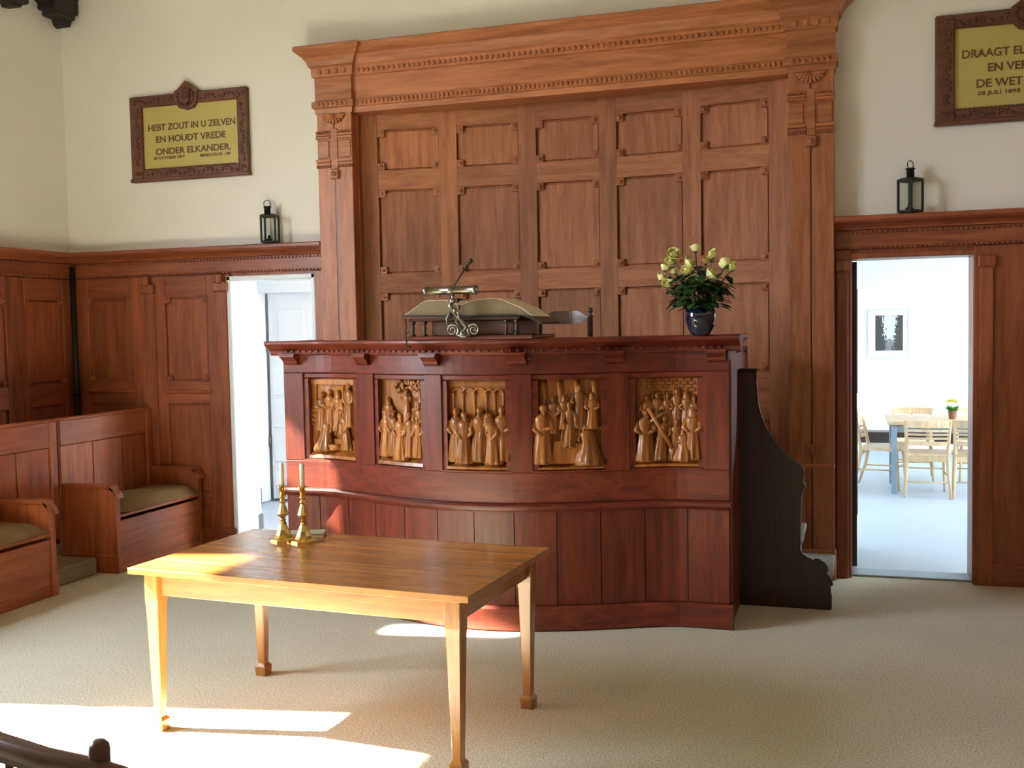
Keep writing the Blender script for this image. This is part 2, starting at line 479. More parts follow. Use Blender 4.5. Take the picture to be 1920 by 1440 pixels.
# passage behind the left door
struct('floor_passage', MB().box(-6.4, -2.2, 0.12, 2.5, -0.12, -0.004, 0), M['lino'])
struct('ceiling_passage', MB().box(-6.4, -2.2, 0.24, 2.5, 2.75, 2.85, 0), M['white'])
struct('wall_passage_back', MB().box(-6.4, -2.2, 2.13, 2.4, -.1, 2.8, 0), M['white'])
struct('wall_passage_left', MB().box(-6.4, -5.72, 0.24, 2.3, -.1, 2.8, 0), M['white'])
struct('wall_passage_right', wall_with_holes(MB(), 'Y', -2.35, -2.2, 0.24, 2.3, -.1, 2.8, [(.42, 2.0, .5, 2.45)]), M['white'])
struct('window_3', MB().box(-2.25, -2.2, .37, .42, .45, 2.5).box(-2.25, -2.2, 2.0, 2.05, .45, 2.5).box(-2.25, -2.2, .37, 2.05, .45, .5).box(-2.25, -2.2, .37, 2.05, 2.45, 2.5).box(-2.24, -2.21, 1.19, 1.23, .5, 2.45), M['whitegloss'])
portal('portal_passage', (-2.19, 1.21, 1.475), (-1, 0, 0), 1.58, 1.95)

# bright room behind the right door
RRX0, RRX1, RRY = -0.55, 4.6, 7.45
struct('floor_side_room', MB().box(RRX0 - .2, RRX1 + .2, 0.12, RRY + .2, -0.12, -0.003, 0), M['lino'])
struct('ceiling_side_room', MB().box(RRX0 - .2, RRX1 + .2, 0.24, RRY + .2, 3.0, 3.1, 0), M['white'])
struct('wall_side_room_back', MB().box(RRX0 - .2, RRX1 + .2, RRY, RRY + .2, -.1, 3.1, 0), M['white'])
struct('wall_side_room_left', MB().box(RRX0 - .2, RRX0, 0.24, RRY, -.1, 3.1, 0), M['white'])
struct('wall_side_room_right', wall_with_holes(MB(), 'Y', RRX1, RRX1 + .2, 0.24, RRY, -.1, 3.1, [(1.6, 5.8, 0.95, 2.5)]), M['white'])
struct('wall_side_room_front', wall_with_holes(MB(), 'X', 0.242, 0.30, XR, RRX1, -.1, 3.1, []), M['white'])
window_y('window_2', RRX1 + .12, RRX1 + .17, 1.6, 5.8, 0.95, 2.5, (3.0, 4.4))
portal('portal_side_room', (RRX1 + .21, 3.7, 1.725), (-1, 0, 0), 4.2, 1.55)

# ------------------------------------------------------------------ wainscot (setting)
def corner_square(size=0.056, d=0.022):
    b = MB().box(-size / 2, size / 2, -d, 0, -size / 2, size / 2, 0.005)
    b.lathe([(0.016, 0), (0.016, 0.006), (0.009, 0.008), (0.004, 0.012)], n=10)
    n0 = len(b.v) - 40
    for i in range(n0, len(b.v)):
        x, y, z = b.v[i]; b.v[i] = (x, -d - z, y)
    return b
SQ = {}
def square_at(parent, x, y, z, mat, rotz=0):
    key = mat
    if key not in SQ:
        SQ[key] = corner_square().mesh('corner_block', M[mat])
    o = bpy.data.objects.new('corner_block', SQ[key])
    COL.objects.link(o); o.parent = parent
    o.location = Vector((x, y, z)) - OFF[parent.name]
    o.rotation_euler = (0, 0, rotz)
    return o
def beads_x(b, x0, x1, y, z, step=0.03, r=0.009):
    n = int((x1 - x0) / step)
    for k in range(n):
        x = x0 + (k + .5) * (x1 - x0) / n
        b.box(x - r, x + r, y - r * .9, y + r * .5, z - r, z + r, r * .45)
ZD = 2.374
CORN = [(0, 2.290), (-.055, 2.290), (-.060, 2.300), (-.085, 2.318), (-.125, 2.332), (-.140, 2.346), (-.140, 2.366), (-.132, ZD), (0, ZD)]
def wainscot(name, x0, x1, bays, door=None, flip=None):
    """panelling on a wall along x at y<=0; bays = list of (px0,px1) panel centres. door = (d0,d1) gap"""
    spans = [(x0, x1)] if not door else [(x0, door[0]), (door[1], x1)]
    b = MB()
    for (a, c) in spans:
        if c - a > .01: b.box(a, c, -.022, 0.0, 0, 2.29, 0)
    if door: b.box(door[0], door[1], -.022, 0, DH, 2.29, 0)
    root = struct(name, b, M['dadoZ'])
    part('cornice', MB().sweepx(CORN, x0, x1), M['dadoX'], root)
    part('frieze_board', MB().box(x0, x1, -.042, -.02, 2.165, 2.288, .003), M['dadoX'], root)
    bd = MB(); beads_x(bd, x0, x1, -.046, 2.272); beads_x(bd, x0, x1, -.048, 2.172)
    part('bead_moulding', bd, M['dadoX'], root, kind='stuff')
    # stiles between panels and rails
    for (a, c) in spans:
        pb = [p for p in bays if a < (p[0] + p[1]) / 2 < c]
        if c - a < .2:
            part('stile', MB().box(a, c, -.045, -.02, 0.0, 2.16, .004), M['dadoZ'], root); continue
        edges = [a] + [e for p in pb for e in p] + [c]
        for k in range(0, len(edges), 2):
            if edges[k + 1] - edges[k] > .01:
                part('stile', MB().box(edges[k], edges[k + 1], -.045, -.02, 0.0, 2.16, .004), M['dadoZ'], root)
        for (p0, p1) in pb:
            part('rail', MB().box(p0, p1, -.045, -.02, 1.985, 2.16, .004), M['dadoX'], root)
            part('rail', MB().box(p0, p1, -.045, -.02, 1.135, 1.315, .004).box(p0 - .03, p1 + .03, -.062, -.04, 1.215, 1.245, .008), M['dadoX'], root)
            part('rail', MB().box(p0, p1, -.045, -.02, 0.30, 0.42, .004), M['dadoX'], root)
            part('panel', MB().box(p0 + .012, p1 - .012, -.030, -.02, 1.327, 1.973, .006), M['dadoZ'], root)
            part('panel', MB().box(p0 + .012, p1 - .012, -.030, -.02, 0.43, 1.123, .006), M['dadoZ'], root)
            for xx in (p0 + .02, p1 - .02):
                for zz in (1.967, 1.333):
                    square_at(root, xx, -.03, zz, 'dadoZ')
        part('skirting', MB().box(a, c, -.058, -.02, 0, 0.14, .006), M['dadoX'], root)
    return root
w_l = wainscot('trim_1', XL + .001, RX0 - .001, [(-6.0, -5.58), (-5.255, -4.865)], (DL0, DL1))
for (px_, w) in ((-5.40, .10), (-4.725, .10)):        # bay posts with a small corbel under the frieze
    part('post', MB().box(px_ - w / 2, px_ + w / 2, -.062, -.04, 0.14, 2.10, .006).box(px_ - w / 2 - .012, px_ + w / 2 + .012, -.085, -.04, 2.02, 2.10, .01)
         .box(px_ - .025, px_ + .025, -.10, -.04, 2.08, 2.165, .012), M['dadoZ'], w_l)
w_r = wainscot('trim_2', RX1 + .001, XR - .001, [(1.05, 1.45), (1.72, 2.12)], (DR0, DR1))
part('post', MB().box(0.775, 0.855, -.062, -.04, 0.0, 2.10, .006).box(0.762, 0.868, -.08, -.04, 2.02, 2.10, .01), M['dadoZ'], w_r)
part('post', MB().box(-0.088, -.012, -.062, -.04, 0.0, 2.10, .006)  .box(-0.095, 0.0, -.08, -.04, 2.02, 2.10, .01), M['dadoZ'], w_r)
# left wall wainscot: same joinery turned round the corner
def rot_piece(b):
    return b.warp(lambda x, y, z: (XL - y, x, z))
b = rot_piece(MB().box(-3.92, -.03, -.022, 0, 0, 2.29, 0))
w_s = struct('trim_3', b, M['dadoZ'])
part('cornice', rot_piece(MB().sweepx(CORN, -3.92, -.141)), M['dadoY'], w_s)
part('frieze_board', rot_piece(MB().box(-3.92, -.042, -.042, -.02, 2.165, 2.288, .003)), M['dadoY'], w_s)
bd = MB(); beads_x(bd, -3.92, -.05, -.046, 2.272, .036); beads_x(bd, -3.92, -.05, -.048, 2.172, .036)
part('bead_moulding', rot_piece(bd), M['dadoY'], w_s, kind='stuff')
yy = -0.16
e = -.045
while yy > -3.6:
    part('stile', rot_piece(MB().box(yy, e, -.045, -.02, 0, 2.16, .004)), M['dadoZ'], w_s)
    p0 = yy - .42
    for (z0, z1) in ((1.985, 2.16), (1.135, 1.315), (0.0, 0.42)):
        part('rail', rot_piece(MB().box(p0, yy, -.045, -.02, z0, z1, .004)), M['dadoY'], w_s)
    part('panel', rot_piece(MB().box(p0 + .012, yy - .012, -.030, -.02, 1.327, 1.973, .006)), M['dadoZ'], w_s)
    part('panel', rot_piece(MB().box(p0 + .012, yy - .012, -.030, -.02, 0.43, 1.123, .006)), M['dadoZ'], w_s)
    for xx in (p0 + .02, yy - .02):
        for zz in (1.967, 1.333):
            square_at(w_s, XL + .03, xx, zz, 'dadoZ', PI / 2)
    e = p0; yy = p0 - .2

# the same panelling, plainer, round the right and rear walls
def plain_wainscot(name, turn, l):
    w = struct(name, turn(MB().box(0, l, -.022, 0, 0, 2.29, 0)), M['dadoZ'])
    part('cornice', turn(MB().sweepx(CORN, 0, l)), M['dadoX'], w)
    n = int(l / .62)
    for k in range(n):
        a = l * k / n
        part('stile', turn(MB().box(a + .002, a + .16, -.045, -.02, 0, 2.288, .004)), M['dadoZ'], w)
        part('panel', turn(MB().box(a + .17, a + l / n - .01, -.032, -.02, .42, 1.12, .006)), M['dadoZ'], w)
        part('panel', turn(MB().box(a + .17, a + l / n - .01, -.032, -.02, 1.32, 1.97, .006)), M['dadoZ'], w)
plain_wainscot('trim_4', lambda b: b.warp(lambda x, y, z: (XR + y, -.12 - x, z)), 9.5)
plain_wainscot('trim_5', lambda b: b.warp(lambda x, y, z: (XR - .12 - x, YB - y, z)), 8.3)

# door linings
b = MB()
b.box(DL0 - .03, DL0 + .008, -.05, 0.26, 0, DH + .03, .006); b.box(DL1 - .004, DL1 + .03, -.05, 0.26, 0, DH + .03, .006)
b.box(DL0 - .03, DL1 + .03, -.05, .26, DH - .008, DH + .03, .006)
d1 = struct('door_1', b, M['whitegloss'])
# splayed inner reveal, outer frame and white leaf at the back of the passage
part('reveal', MB().prism([(-4.70, .245), (-4.662, .245), (-4.86, .56), (-4.86, .66), (-5.72, .66), (-5.72, .245)], 0.0, 2.75, 'Z'), M['whitegloss'], d1)
part('skirting', MB().box(-4.99, -4.845, .52, .67, 0, .13, .006), M['skirt'], d1)
part('inner_frame', MB().box(-5.72, -5.56, 1.70, 2.0, 0, 2.2, .008).box(-5.56, -4.5, 1.86, 2.0, 2.08, 2.2, .008).box(-5.60, -5.53, 1.66, 1.72, 0, 2.2, .008), M['whitegloss'], d1)
part('skirting', MB().box(-5.725, -5.545, 1.655, 1.80, 0, .16, .006), M['skirt'], d1)
leaf = MB().box(-5.53, -4.56, 1.99, 2.03, .02, 2.08, .003)
ld = part('door_leaf', leaf, M['whitegloss'], d1)
for (x0, x1, z0, z1) in ((-5.42, -5.12, 1.45, 1.92), (-4.98, -4.68, 1.45, 1.92)):
    part('panel', MB().box(x0, x1, 1.976, 1.992, z0, z1, .012), M['whitegloss'], ld)
for k, z in enumerate((1.36, 1.04, 0.70, 0.36)):
    part('plank', MB().box(-5.5, -4.6, 1.978, 1.992, z - .30, z, .006), M['whitegloss'], ld)
part('hinge', MB().lathe([(.014, 0), (.014, .10)], -5.545, 1.985, 1.5, 10).lathe([(.014, 0), (.014, .10)], -5.545, 1.985, .55, 10), M['skirt'], ld)
part('skirting', MB().box(-5.54, -4.5, 2.05, 2.14, 0, .10, .006), M['skirt'], d1)

b = MB()
b.box(DR0 - .03, DR0 + .006, -.04, .26, 0, DH + .03, .006); b.box(DR1 - .006, DR1 + .03, -.04, .26, 0, DH + .03, .006)
b.box(DR0 - .03, DR1 + .03, -.04, .26, DH - .006, DH + .03, .006)
d2 = struct('door_2', b, M['dadoZ'])
lf = part('door_leaf', MB().box(DR0 - .006, DR0 + .038, .27, .98, .01, DH - .01, .003), M['darkZ'], d2)
for z0 in (0.35, 1.2):
    part('panel', MB().box(DR0 + .036, DR0 + .043, .36, .89, z0, z0 + .72, .004), M['darkZ'], lf)
part('threshold', MB().box(DR0, DR1, 0.02, .22, -.004, .012, .005), M['steel'], d2)

# ceiling timbers: wall plate with stepped pendants at the left
bm_ = thing('roof_timber', 'black stained roof timber with stepped pendants high in the left corner', 'beam', (-6.1, 0, 4.2))
part('wall_plate', MB().box(-6.19, -5.98, -4.2, -.02, 4.42, 4.60, .01), M['beam'], bm_)
part('pendant', MB().box(-6.185, -6.0, -.285, .0 - .012, 4.30, 4.44, .012).box(-6.18, -6.02, -.24, -.03, 4.26, 4.31, .01).prism([(-.15, 4.26), (-.04, 4.26), (-.065, 4.205), (-.095, 4.195), (-.13, 4.21)], -6.16, -6.05, 'X'), M['beam'], bm_)
arch = [(-.26, 4.44), (-.26, 4.34), (-.30, 4.35), (-.38, 4.385), (-.50, 4.40), (-.56, 4.40), (-.56, 4.44)]
part('brace', MB().prism(arch, -6.17, -6.03, 'X'), M['beam'], bm_)
part('pendant', MB().box(-6.185, -6.0, -.72, -.56, 4.24, 4.44, .012).prism([(-.70, 4.245), (-.58, 4.245), (-.60, 4.215), (-.68, 4.205)], -6.16, -6.05, 'X'), M['beam'], bm_)

# ------------------------------------------------------------------ reredos
RC = -1.95
def cv(x):
    t = (x - RC) / 1.63
    return 0.005 + 0.17 * (1 - t * t) if abs(t) < 1 else 0.005
re = thing('panelled_reredos', 'tall concave oak wall panelling with pilasters and carved entablature behind the pulpit', 'reredos', (RC, 0, 0))
part('backing', MB().bbox(-3.53, -0.37, .036, .07, 0, 3.44, cv, 28, .001), M['oakZ'], re)
HW = .235
cols = [(RC + (k - 2) * .603 - HW - (0.006 if k > 2 else 0), RC + (k - 2) * .603 + HW - (0.012 if k == 4 else 0)) for k in range(5)]
rows = [(2.898, 3.198), (2.121, 2.748), (1.372, 1.972), (0.50, 1.07)]
xe = [-3.53] + [e for c in cols for e in c] + [-0.37]
for k in range(0, len(xe), 2):
    part('stile', MB().bbox(xe[k], xe[k + 1], 0.0, .037, 0, 3.44, cv, 3, .004), M['oakZ'], re)
zr = [0.0] + [z for r in reversed(rows) for z in r] + [3.44]
for (c0, c1) in cols:
    for k in range(0, len(zr), 2):
        part('rail', MB().bbox(c0, c1, .002, .037, zr[k], zr[k + 1], cv, 4, .004), M['oakX'], re)
    for (z0, z1) in rows:
        part('panel', MB().bbox(c0 + .010, c1 - .010, .022, .037, z0 + .010, z1 - .010, cv, 4, .005), M['oakZ'], re)
        for xx in (c0 + .026, c1 - .026):
            for zz in (z0 + .026, z1 - .026):
                square_at(re, xx, cv(xx) + .022, zz, 'oakZ')
def pilaster(x0, x1):
    xm = (x0 + x1) / 2
    p = part('pilaster', MB().box(x0, xm - .004, -.13, .10, 0.16, 3.32, .004).box(xm + .004, x1, -.13, .10, 0.16, 3.32, .004).box(x0 + .01, x1 - .01, -.12, .10, 0.1, 3.32, 0), M['oakZ'], re)
    part('base_block', MB().box(x0 - .012, x1 + .012, -.15, .1, 0, .20, .01), M['oakX'], p)
    part('band', MB().box(x0 - .004, x1 + .004, -.138, .1, .735, .765, .008), M['oakX'], p)
    cap = MB()
    for (a, c) in ((x0 - .008, xm - .028), (xm + .028, x1 + .008)):
        for (z0, z1, d) in ((3.125, 3.145, .15), (3.148, 3.165, .142), (2.955, 2.975, .15), (2.930, 2.950, .142)):
            cap.box(a, c, -d, -.12, z0, z1, .004)
        n = 7
        for i in range(n):
            x = a + (i + .5) * (c - a) / n
            cap.box(x - .006, x + .006, -.15, -.125, 3.168, 3.184, .003)
            cap.box(x - .006, x + .006, -.15, -.125, 2.912, 2.927, .003)
        cap.box(a + .015, c - .015, -.138, -.125, 2.985, 3.115, .006)
    cap.box(xm - .028, xm + .028, -.14, -.12, 2.90, 3.20, .004)
    part('capital', cap, M['oakX'], p)
    # carved fan under the entablature
    fan = MB()
    for i in range(9):
        a = PI * (i + .5) / 9
        fan.tube([(xm + .02 * math.cos(a), -.135, 3.31 - .01), (xm + .09 * math.cos(a), -.142, 3.31 - .075 * math.sin(a))], [.006, .012], 6)
    part('carved_fan', fan, M['oakZ'], p)
    o = square_at(p, xm, -.13, 2.862, 'oakZ'); o.scale = (1.25, 1.4, 1.25)
    o = square_at(p, xm, -.13, 0.86, 'oakZ'); o.scale = (1.25, 1.4, 1.25)
    part('groove', MB().box(xm - .004, xm + .004, -.126, -.10, 0.2, 2.83, 0), M['darkZ'], p)
pilaster(RX0, RX0 + .285)
pilaster(RX1 - .285, RX1)
# inner edge strips beside the pilasters
part('edge_strip', MB().box(-3.545, -3.508, -.04, .06, 0, 3.32, .004), M['oakZ'], re)
part('edge_strip', MB().box(-.385, -.355, -.04, .06, 0, 3.32, .004), M['oakZ'], re)
def ent_prof(d):
    return [(.10, 3.312), (-.10 - d, 3.312), (-.105 - d, 3.35), (-.12 - d, 3.356), (-.12 - d, 3.40), (-.10 - d, 3.408), (-.10 - d, 3.575), (-.115 - d, 3.582), (-.12 - d, 3.645),
            (-.135 - d, 3.66), (-.145 - d, 3.69), (-.165 - d, 3.72), (-.20 - d, 3.75), (-.215 - d, 3.765), (-.215 - d, 3.79), (-.20 - d, 3.80), (.0, 3.80), (0, 3.45), (.10, 3.45)]
ent = part('entablature', MB().sweepx(ent_prof(0), RX0 + .285, RX1 - .285), M['oakX'], re)
eg = MB()
for (z, y, st) in ((3.378, -.122, .034), (3.613, -.122, .040)):
    n = int(3.13 / st)
    for i in range(n):
        x = RX0 + .285 + (i + .5) * (3.13 / n)
        eg.ball((x, y, z), (st * .36, .012, .018), 6, 4)
part('egg_moulding', eg, M['oakX'], ent, kind='stuff')
for (x0, x1) in ((RX0 - .008, RX0 + .293), (RX1 - .293, RX1 + .008)):
    # break-front block: the profile returned on its sides
    pr = [(y, z) for (y, z) in ent_prof(.035)][1:16]
    rings = []
    for (y, z) in pr:
        ov = (-y - .135)
        rings.append([(x0 - ov, y, z), (x1 + ov, y, z), (x1 + ov, .0, z), (x0 - ov, .0, z)])
    eb = part('entablature_block', MB().sweep(None, rings), M['oakX'], re)
    eg = MB()
    for i in range(7):
        x = x0 + .02 + (i + .5) * (x1 - x0 - .04) / 7
        eg.ball((x, -.158, 3.378), (.014, .012, .018), 6, 4)
    for i in range(4):
        x = x0 + .02 + (i + .5) * (x1 - x0 - .04) / 4
        eg.box(x - .02, x + .02, -.166, -.15, 3.595, 3.635, .008)
    part('egg_moulding', eg, M['oakX'], eb, kind='stuff')

# ------------------------------------------------------------------ pulpit
PC, PX0, PX1 = -2.017, -3.396, -0.639
def pl(x):
    t = (x - PC) / 1.12
    return -1.42 - (.34 * (1 - t * t) ** 1.5 if abs(t) < 1 else 0)
pu = thing('pulpit', 'wide bow-fronted dark red wooden pulpit with five carved relief panels', 'pulpit', (PC, -1.4, 0))
part('plinth', MB().bbox(PX0 - .02, PX1 + .02, -.035, .03, 0, .14, pl, 48, .012), M['redX'], pu)
npk = 12
pw = (PX1 - PX0) / npk
for k in range(npk):
    part('plank', MB().bbox(PX0 + k * pw + .0025, PX0 + (k + 1) * pw - .0025, 0, .03, .14, .672, pl, 5, .003), M['redZ'], pu)
part('backing', MB().bbox(PX0 + .01, PX1 - .01, .02, .04, .1, .70, pl, 40, .001), M['redZ'], pu)
LED = [(.02, .668), (-.012, .668), (-.02, .676), (-.034, .684), (-.042, .694), (-.042, .706), (-.034, .714), (-.01, .718), (.02, .718)]
part('ledge_moulding', MB().sweepx(LED, PX0 - .01, PX1 + .01, 56, pl), M['redX'], pu)
part('bottom_rail', MB().bbox(PX0, PX1, 0, .04, .716, .89, pl, 48, .004), M['redX'], pu)
part('top_rail', MB().bbox(PX0, PX1, 0, .04, 1.438, 1.56, pl, 48, .004), M['redX'], pu)
RP = [(-3.238, -2.872), (-2.676, -2.342), (-2.181, -1.822), (-1.656, -1.316), (-1.150, -0.804)]
Z0R, Z1R = .905, 1.412
xe = [PX0] + [e for r in RP for e in (r[0] - .026, r[1] + .026)] + [PX1]
for k in range(0, len(xe), 2):
    part('stile', MB().bbox(xe[k], xe[k + 1], 0, .04, .89, 1.438, pl, 8, .003), M['redZ'], pu)
def fig(b, u, v, h, lean=0.0, w=1.18, arms=((.5, .55), (.5, .55)), kneel=False, depth=.016, hood=False, staff=False, beard=True, turn=0):
    """robed carved figure: (u,v) feet, h height, arms = ((out, height) left, right) of the hands"""
    n = 28
    prof = [(0, .150), (.05, .155), (.25, .135), (.45, .115), (.56, .100), (.66, .112), (.76, .118), (.81, .100), (.845, .055), (.87, .036)]
    if kneel: prof = [(0, .26), (.08, .27), (.22, .24), (.40, .17), (.56, .14), (.68, .15), (.77, .14), (.81, .11), (.845, .06), (.87, .045)]
    rings = []
    for (t, r) in prof:
        fold = .22 * max(0, 1 - t / .78)
        ring = []
        for k in range(n):
            a = 2 * PI * k / n
            rr = r * h * w * (1 + fold * math.cos(9 * a + u * 40 + 2.2 * t))
            ring.append((u + lean * t * t * h + rr * math.cos(a), depth + .85 * rr * math.sin(a), v + t * h))
        rings.append(ring)
    b.sweep(None, rings, True)
    hx = u + lean * .9 * h + turn * .02 * h; hz = v + .925 * h; hr = .070 * h
    b.ball((hx, depth + .004, hz), (hr * .86, hr, hr * 1.15), 10, 7)
    b.ball((hx - turn * .02 * h, depth - .002, hz + hr * .35), (hr * 1.06, hr * 1.08, hr * 1.0), 10, 6)   # hair
    b.ball((hx + turn * hr * .5, depth + hr * 1.02, hz - hr * .1), (hr * .16, hr * .25, hr * .3), 6, 4)     # nose
    if beard: b.ball((hx + turn * hr * .3, depth + hr * .75, hz - hr * .95), (hr * .5, hr * .45, hr * .6), 8, 5)
    if hood:
        b.sweep(None, [[(hx + q * hr * math.cos(2 * PI * k / 12), depth - .003 + q * hr * math.sin(2 * PI * k / 12) * .9, hz + dz * hr) for k in range(12)] for (q, dz) in ((1.9, -2.2), (1.45, -1.0), (1.3, .2), (.9, 1.1), (.3, 1.45))], True)
    for sgn, (o, hh) in zip((-1, 1), arms):
        sx = u + lean * .6 * h + sgn * .10 * h * w
        ex = sx + sgn * (.015 + .06 * o) * h
        hx2 = u + lean * .5 * h + sgn * (o * .26 - .05) * h
        b.tube([(sx, depth, v + .77 * h), (ex, depth + .05 * h, v + (.60 if hh < .75 else .72) * h), (hx2, depth + .11 * h, v + hh * h)], [.056 * h, .054 * h, .032 * h], 7)
        b.ball((hx2, depth + .115 * h, v + hh * h), .026 * h, 7, 4)
    for sgn in (-1, 1):
        b.ball((u + sgn * .07 * h * w, depth + .09 * h, v + .012 * h), (.035 * h, .06 * h, .022 * h), 7, 4)
    if staff:
        sx = u + .20 * h
        b.tube([(sx, depth + .10 * h, v), (sx, depth + .10 * h, v + 1.05 * h)], .009 * h + .001, 6)
def relief(i, scene):
    x0, x1 = RP[i]; xc = (x0 + x1) / 2; W = x1 - x0; H = Z1R - Z0R
    fr = MB()
    # stepped frame moulding
    for (xa, xb, za, zb) in ((x0 - .026, x0 + .006, Z0R - .016, Z1R - .006), (x1 - .006, x1 + .026, Z0R - .016, Z1R - .006)):
        fr.bbox(xa, xb, .012, .075, za, zb, pl, 2, .006)
    fr.bbox(x0 - .026, x1 + .026, .012, .075, Z1R - .006, Z1R + .026, pl, 8, .006)
    fr.sweepx([(.0, Z0R - .016), (.075, Z0R - .016), (.075, Z0R + .014), (.03, Z0R - .002), (.0, Z0R - .008)], x0 - .026, x1 + .026, 8, pl)
    fo = part('relief_frame', fr, M['redX'], pu)
    back, figs = scene(W, H)
    def place(bb):
        def w(u, d, v):
            x = xc + u
            return (x, pl(x) + .062 - d, Z0R + v)
        return bb.warp(w)
    slab = MB()
    n = 8
    slab.sweep(None, [[(-W / 2 + W * k / n, -.012, 0), (-W / 2 + W * k / n, .0, 0), (-W / 2 + W * k / n, .0, H), (-W / 2 + W * k / n, -.012, H)] for k in range(n + 1)])
    slab.v += []; o = len(slab.v)
    slab.v += back.v; slab.f += [tuple(q + o for q in f) for f in back.f]; slab.sm += back.sm
    ro = part('relief_panel', place(slab), M['relief'], pu)
    for (nm, fb) in figs:
        part(nm, place(fb), M['relief'], ro)
def F(*a, **k):
    b = MB(); fig(b, *a, **k); return ('carved_figure', b)
def ground(b, W, h=.035, seed=0):
    rnd = random.Random(seed)
    n = 10
    top = [h * (.75 + .5 * rnd.random()) for _ in range(n + 1)]
    b.sweep(None, [[(-W / 2 + W * k / n, 0, 0), (-W / 2 + W * k / n, .055, 0), (-W / 2 + W * k / n, .05, h * .35), (-W / 2 + W * k / n, 0, top[k])] for k in range(n + 1)])
def scene1(W, H):
    b = MB(); ground(b, W, .05, 1)
    b.box(-W / 2, W / 2, 0, .014, H - .05, H - .012, .004)
    for k in range(9): b.ball((-W / 2 + (k + .5) * W / 9, .014, H - .032), (.012, .008, .012), 6, 4)
    for x in (-.15, .06): b.lathe([(.012, .06), (.012, H - .06), (.017, H - .055), (.017, H - .045)], x, .002, 0, 10)
    b.box(-.02, .16, 0, .03, .05, .12, .006)                      # bench
    b.lathe([(.035, .055), (.045, .075), (.047, .09), (.03, .09)], .0, .045, 0, 12)   # basin
    for k in range(4): b.tube([(-.155 + .03 * math.sin(t * 1.2), .01, .22 + .03 * k + .02 * math.cos(t * 1.2)) for t in range(6)], .006, 5)
    f = [F(-.10, .17, .24, arms=((.2, .6), (.4, .7))), F(-.045, .19, .235, arms=((.3, .5), (.3, .55))), F(.02, .17, .25, hood=True),
         F(.115, .20, .27, arms=((.2, .5), (.3, .5))), F(.055, .15, .22),
         F(-.075, .045, .21, kneel=True, lean=.10, arms=((.5, .45), (.9, .55)), depth=.035, turn=1),
         F(.10, .055, .245, lean=-.18, w=1.15, arms=((1.0, .42), (.4, .45)), depth=.034, turn=-1)]
    return b, f
def scene2(W, H):
    b = MB(); ground(b, W, .055, 2)
    rnd = random.Random(5)
    for k in range(46):                                           # tree crown along the top
        u = -.05 + .20 * rnd.random(); v = H - .012 - .07 * rnd.random() * (1.15 - (u + .05) * 3)
        b.ball((u, .012 + .012 * rnd.random(), v), (.012 + .006 * rnd.random(), .010, .008 + .006 * rnd.random()), 6, 4)
    b.tube([(.13, .012, H - .02), (.145, .012, .33), (.15, .014, .25)], [.008, .012, .016], 6)
    b.prism([(-.06, .20), (.15, .20), (.15, .33), (.10, .34), (.0, .30)], 0, .018, 'Y')
    f = [F(.045, .25, .19, arms=((1.0, .75), (.9, .80)), w=1.1, depth=.02), F(-.10, .17, .22, hood=True), F(.13, .12, .25),
         F(-.115, .045, .27, hood=True, staff=True, depth=.026), F(-.055, .05, .27, depth=.03, arms=((.3, .55), (.2, .6))),
         F(.065, .05, .26, depth=.032, arms=((.5, .5), (.6, .5))), F(.0, .03, .27, depth=.038, turn=1), F(.125, .05, .24, depth=.03)]
    return b, f
def scene3(W, H):
    b = MB(); ground(b, W, .035, 3)
    b.box(-W / 2, W / 2, 0, .016, H - .045, H - .014, .005); b.box(-W / 2, W / 2, 0, .022, H - .018, H - .006, .004)
    xs = [-.15, -.09, -.02, .05, .10, .15]
    for x in xs: b.lathe([(.010, .05), (.009, H - .10), (.014, H - .09), (.016, H - .075)], x, .004, 0, 10)
    for a, c in zip(xs[:-1], xs[1:]):
        mid, r = (a + c) / 2, (c - a) / 2
        b.tube([(mid + r * math.cos(PI * t / 8), .006, H - .078 + .75 * r * math.sin(PI * t / 8)) for t in range(9)], .006, 6)
    f = [F(-.125, .04, .30, depth=.022), F(-.075, .03, .29, depth=.034, arms=((.3, .5), (.7, .55)), turn=1),
         F(.02, .045, .30, depth=.030, arms=((.7, .55), (.8, .55))), F(.145, .05, .30, depth=.018),
         F(.10, .03, .28, depth=.038, lean=-.10, hood=True, arms=((.9, .55), (.3, .5)), turn=-1)]
    return b, f
def scene4(W, H):
    b = MB(); ground(b, W, .03, 4)
    for x in (-.145, -.06, .03, .12):
        b.tube([(x, .004, H - .01), (x + .01, .012, H - .10), (x - .004, .006, H - .20)], [.018, .014, .008], 8)
    b.prism([(-.10, .03), (.02, .03), (.06, .14), (-.08, .16)], 0, .045, 'Y')          # draped bench
    b.box(-.05, .17, 0, .032, .215, .235, .004)                                        # table edge
    for k in range(8): b.tube([(-.04 + k * .018, .03, .215), (-.045 + k * .018, .036, .14)], .008, 6)
    b.lathe([(.018, .235), (.022, .25), (.012, .255)], .06, .025, 0, 10)
    f = [F(-.09, .20, .20, arms=((.3, .55), (.5, .5))), F(-.03, .22, .19, hood=True), F(.05, .23, .235, w=1.1, arms=((.7, .6), (.7, .6))),
         F(.115, .22, .20, depth=.022, hood=True), F(-.145, .03, .33, depth=.028, turn=1, arms=((.2, .5), (.4, .6))),
         F(.0, .12, .25, depth=.03, w=.9, arms=((.6, .55), (.7, .5))),
         F(.105, .02, .23, kneel=True, lean=-.10, depth=.036, arms=((.9, .6), (.3, .5)), turn=-1)]
    return b, f
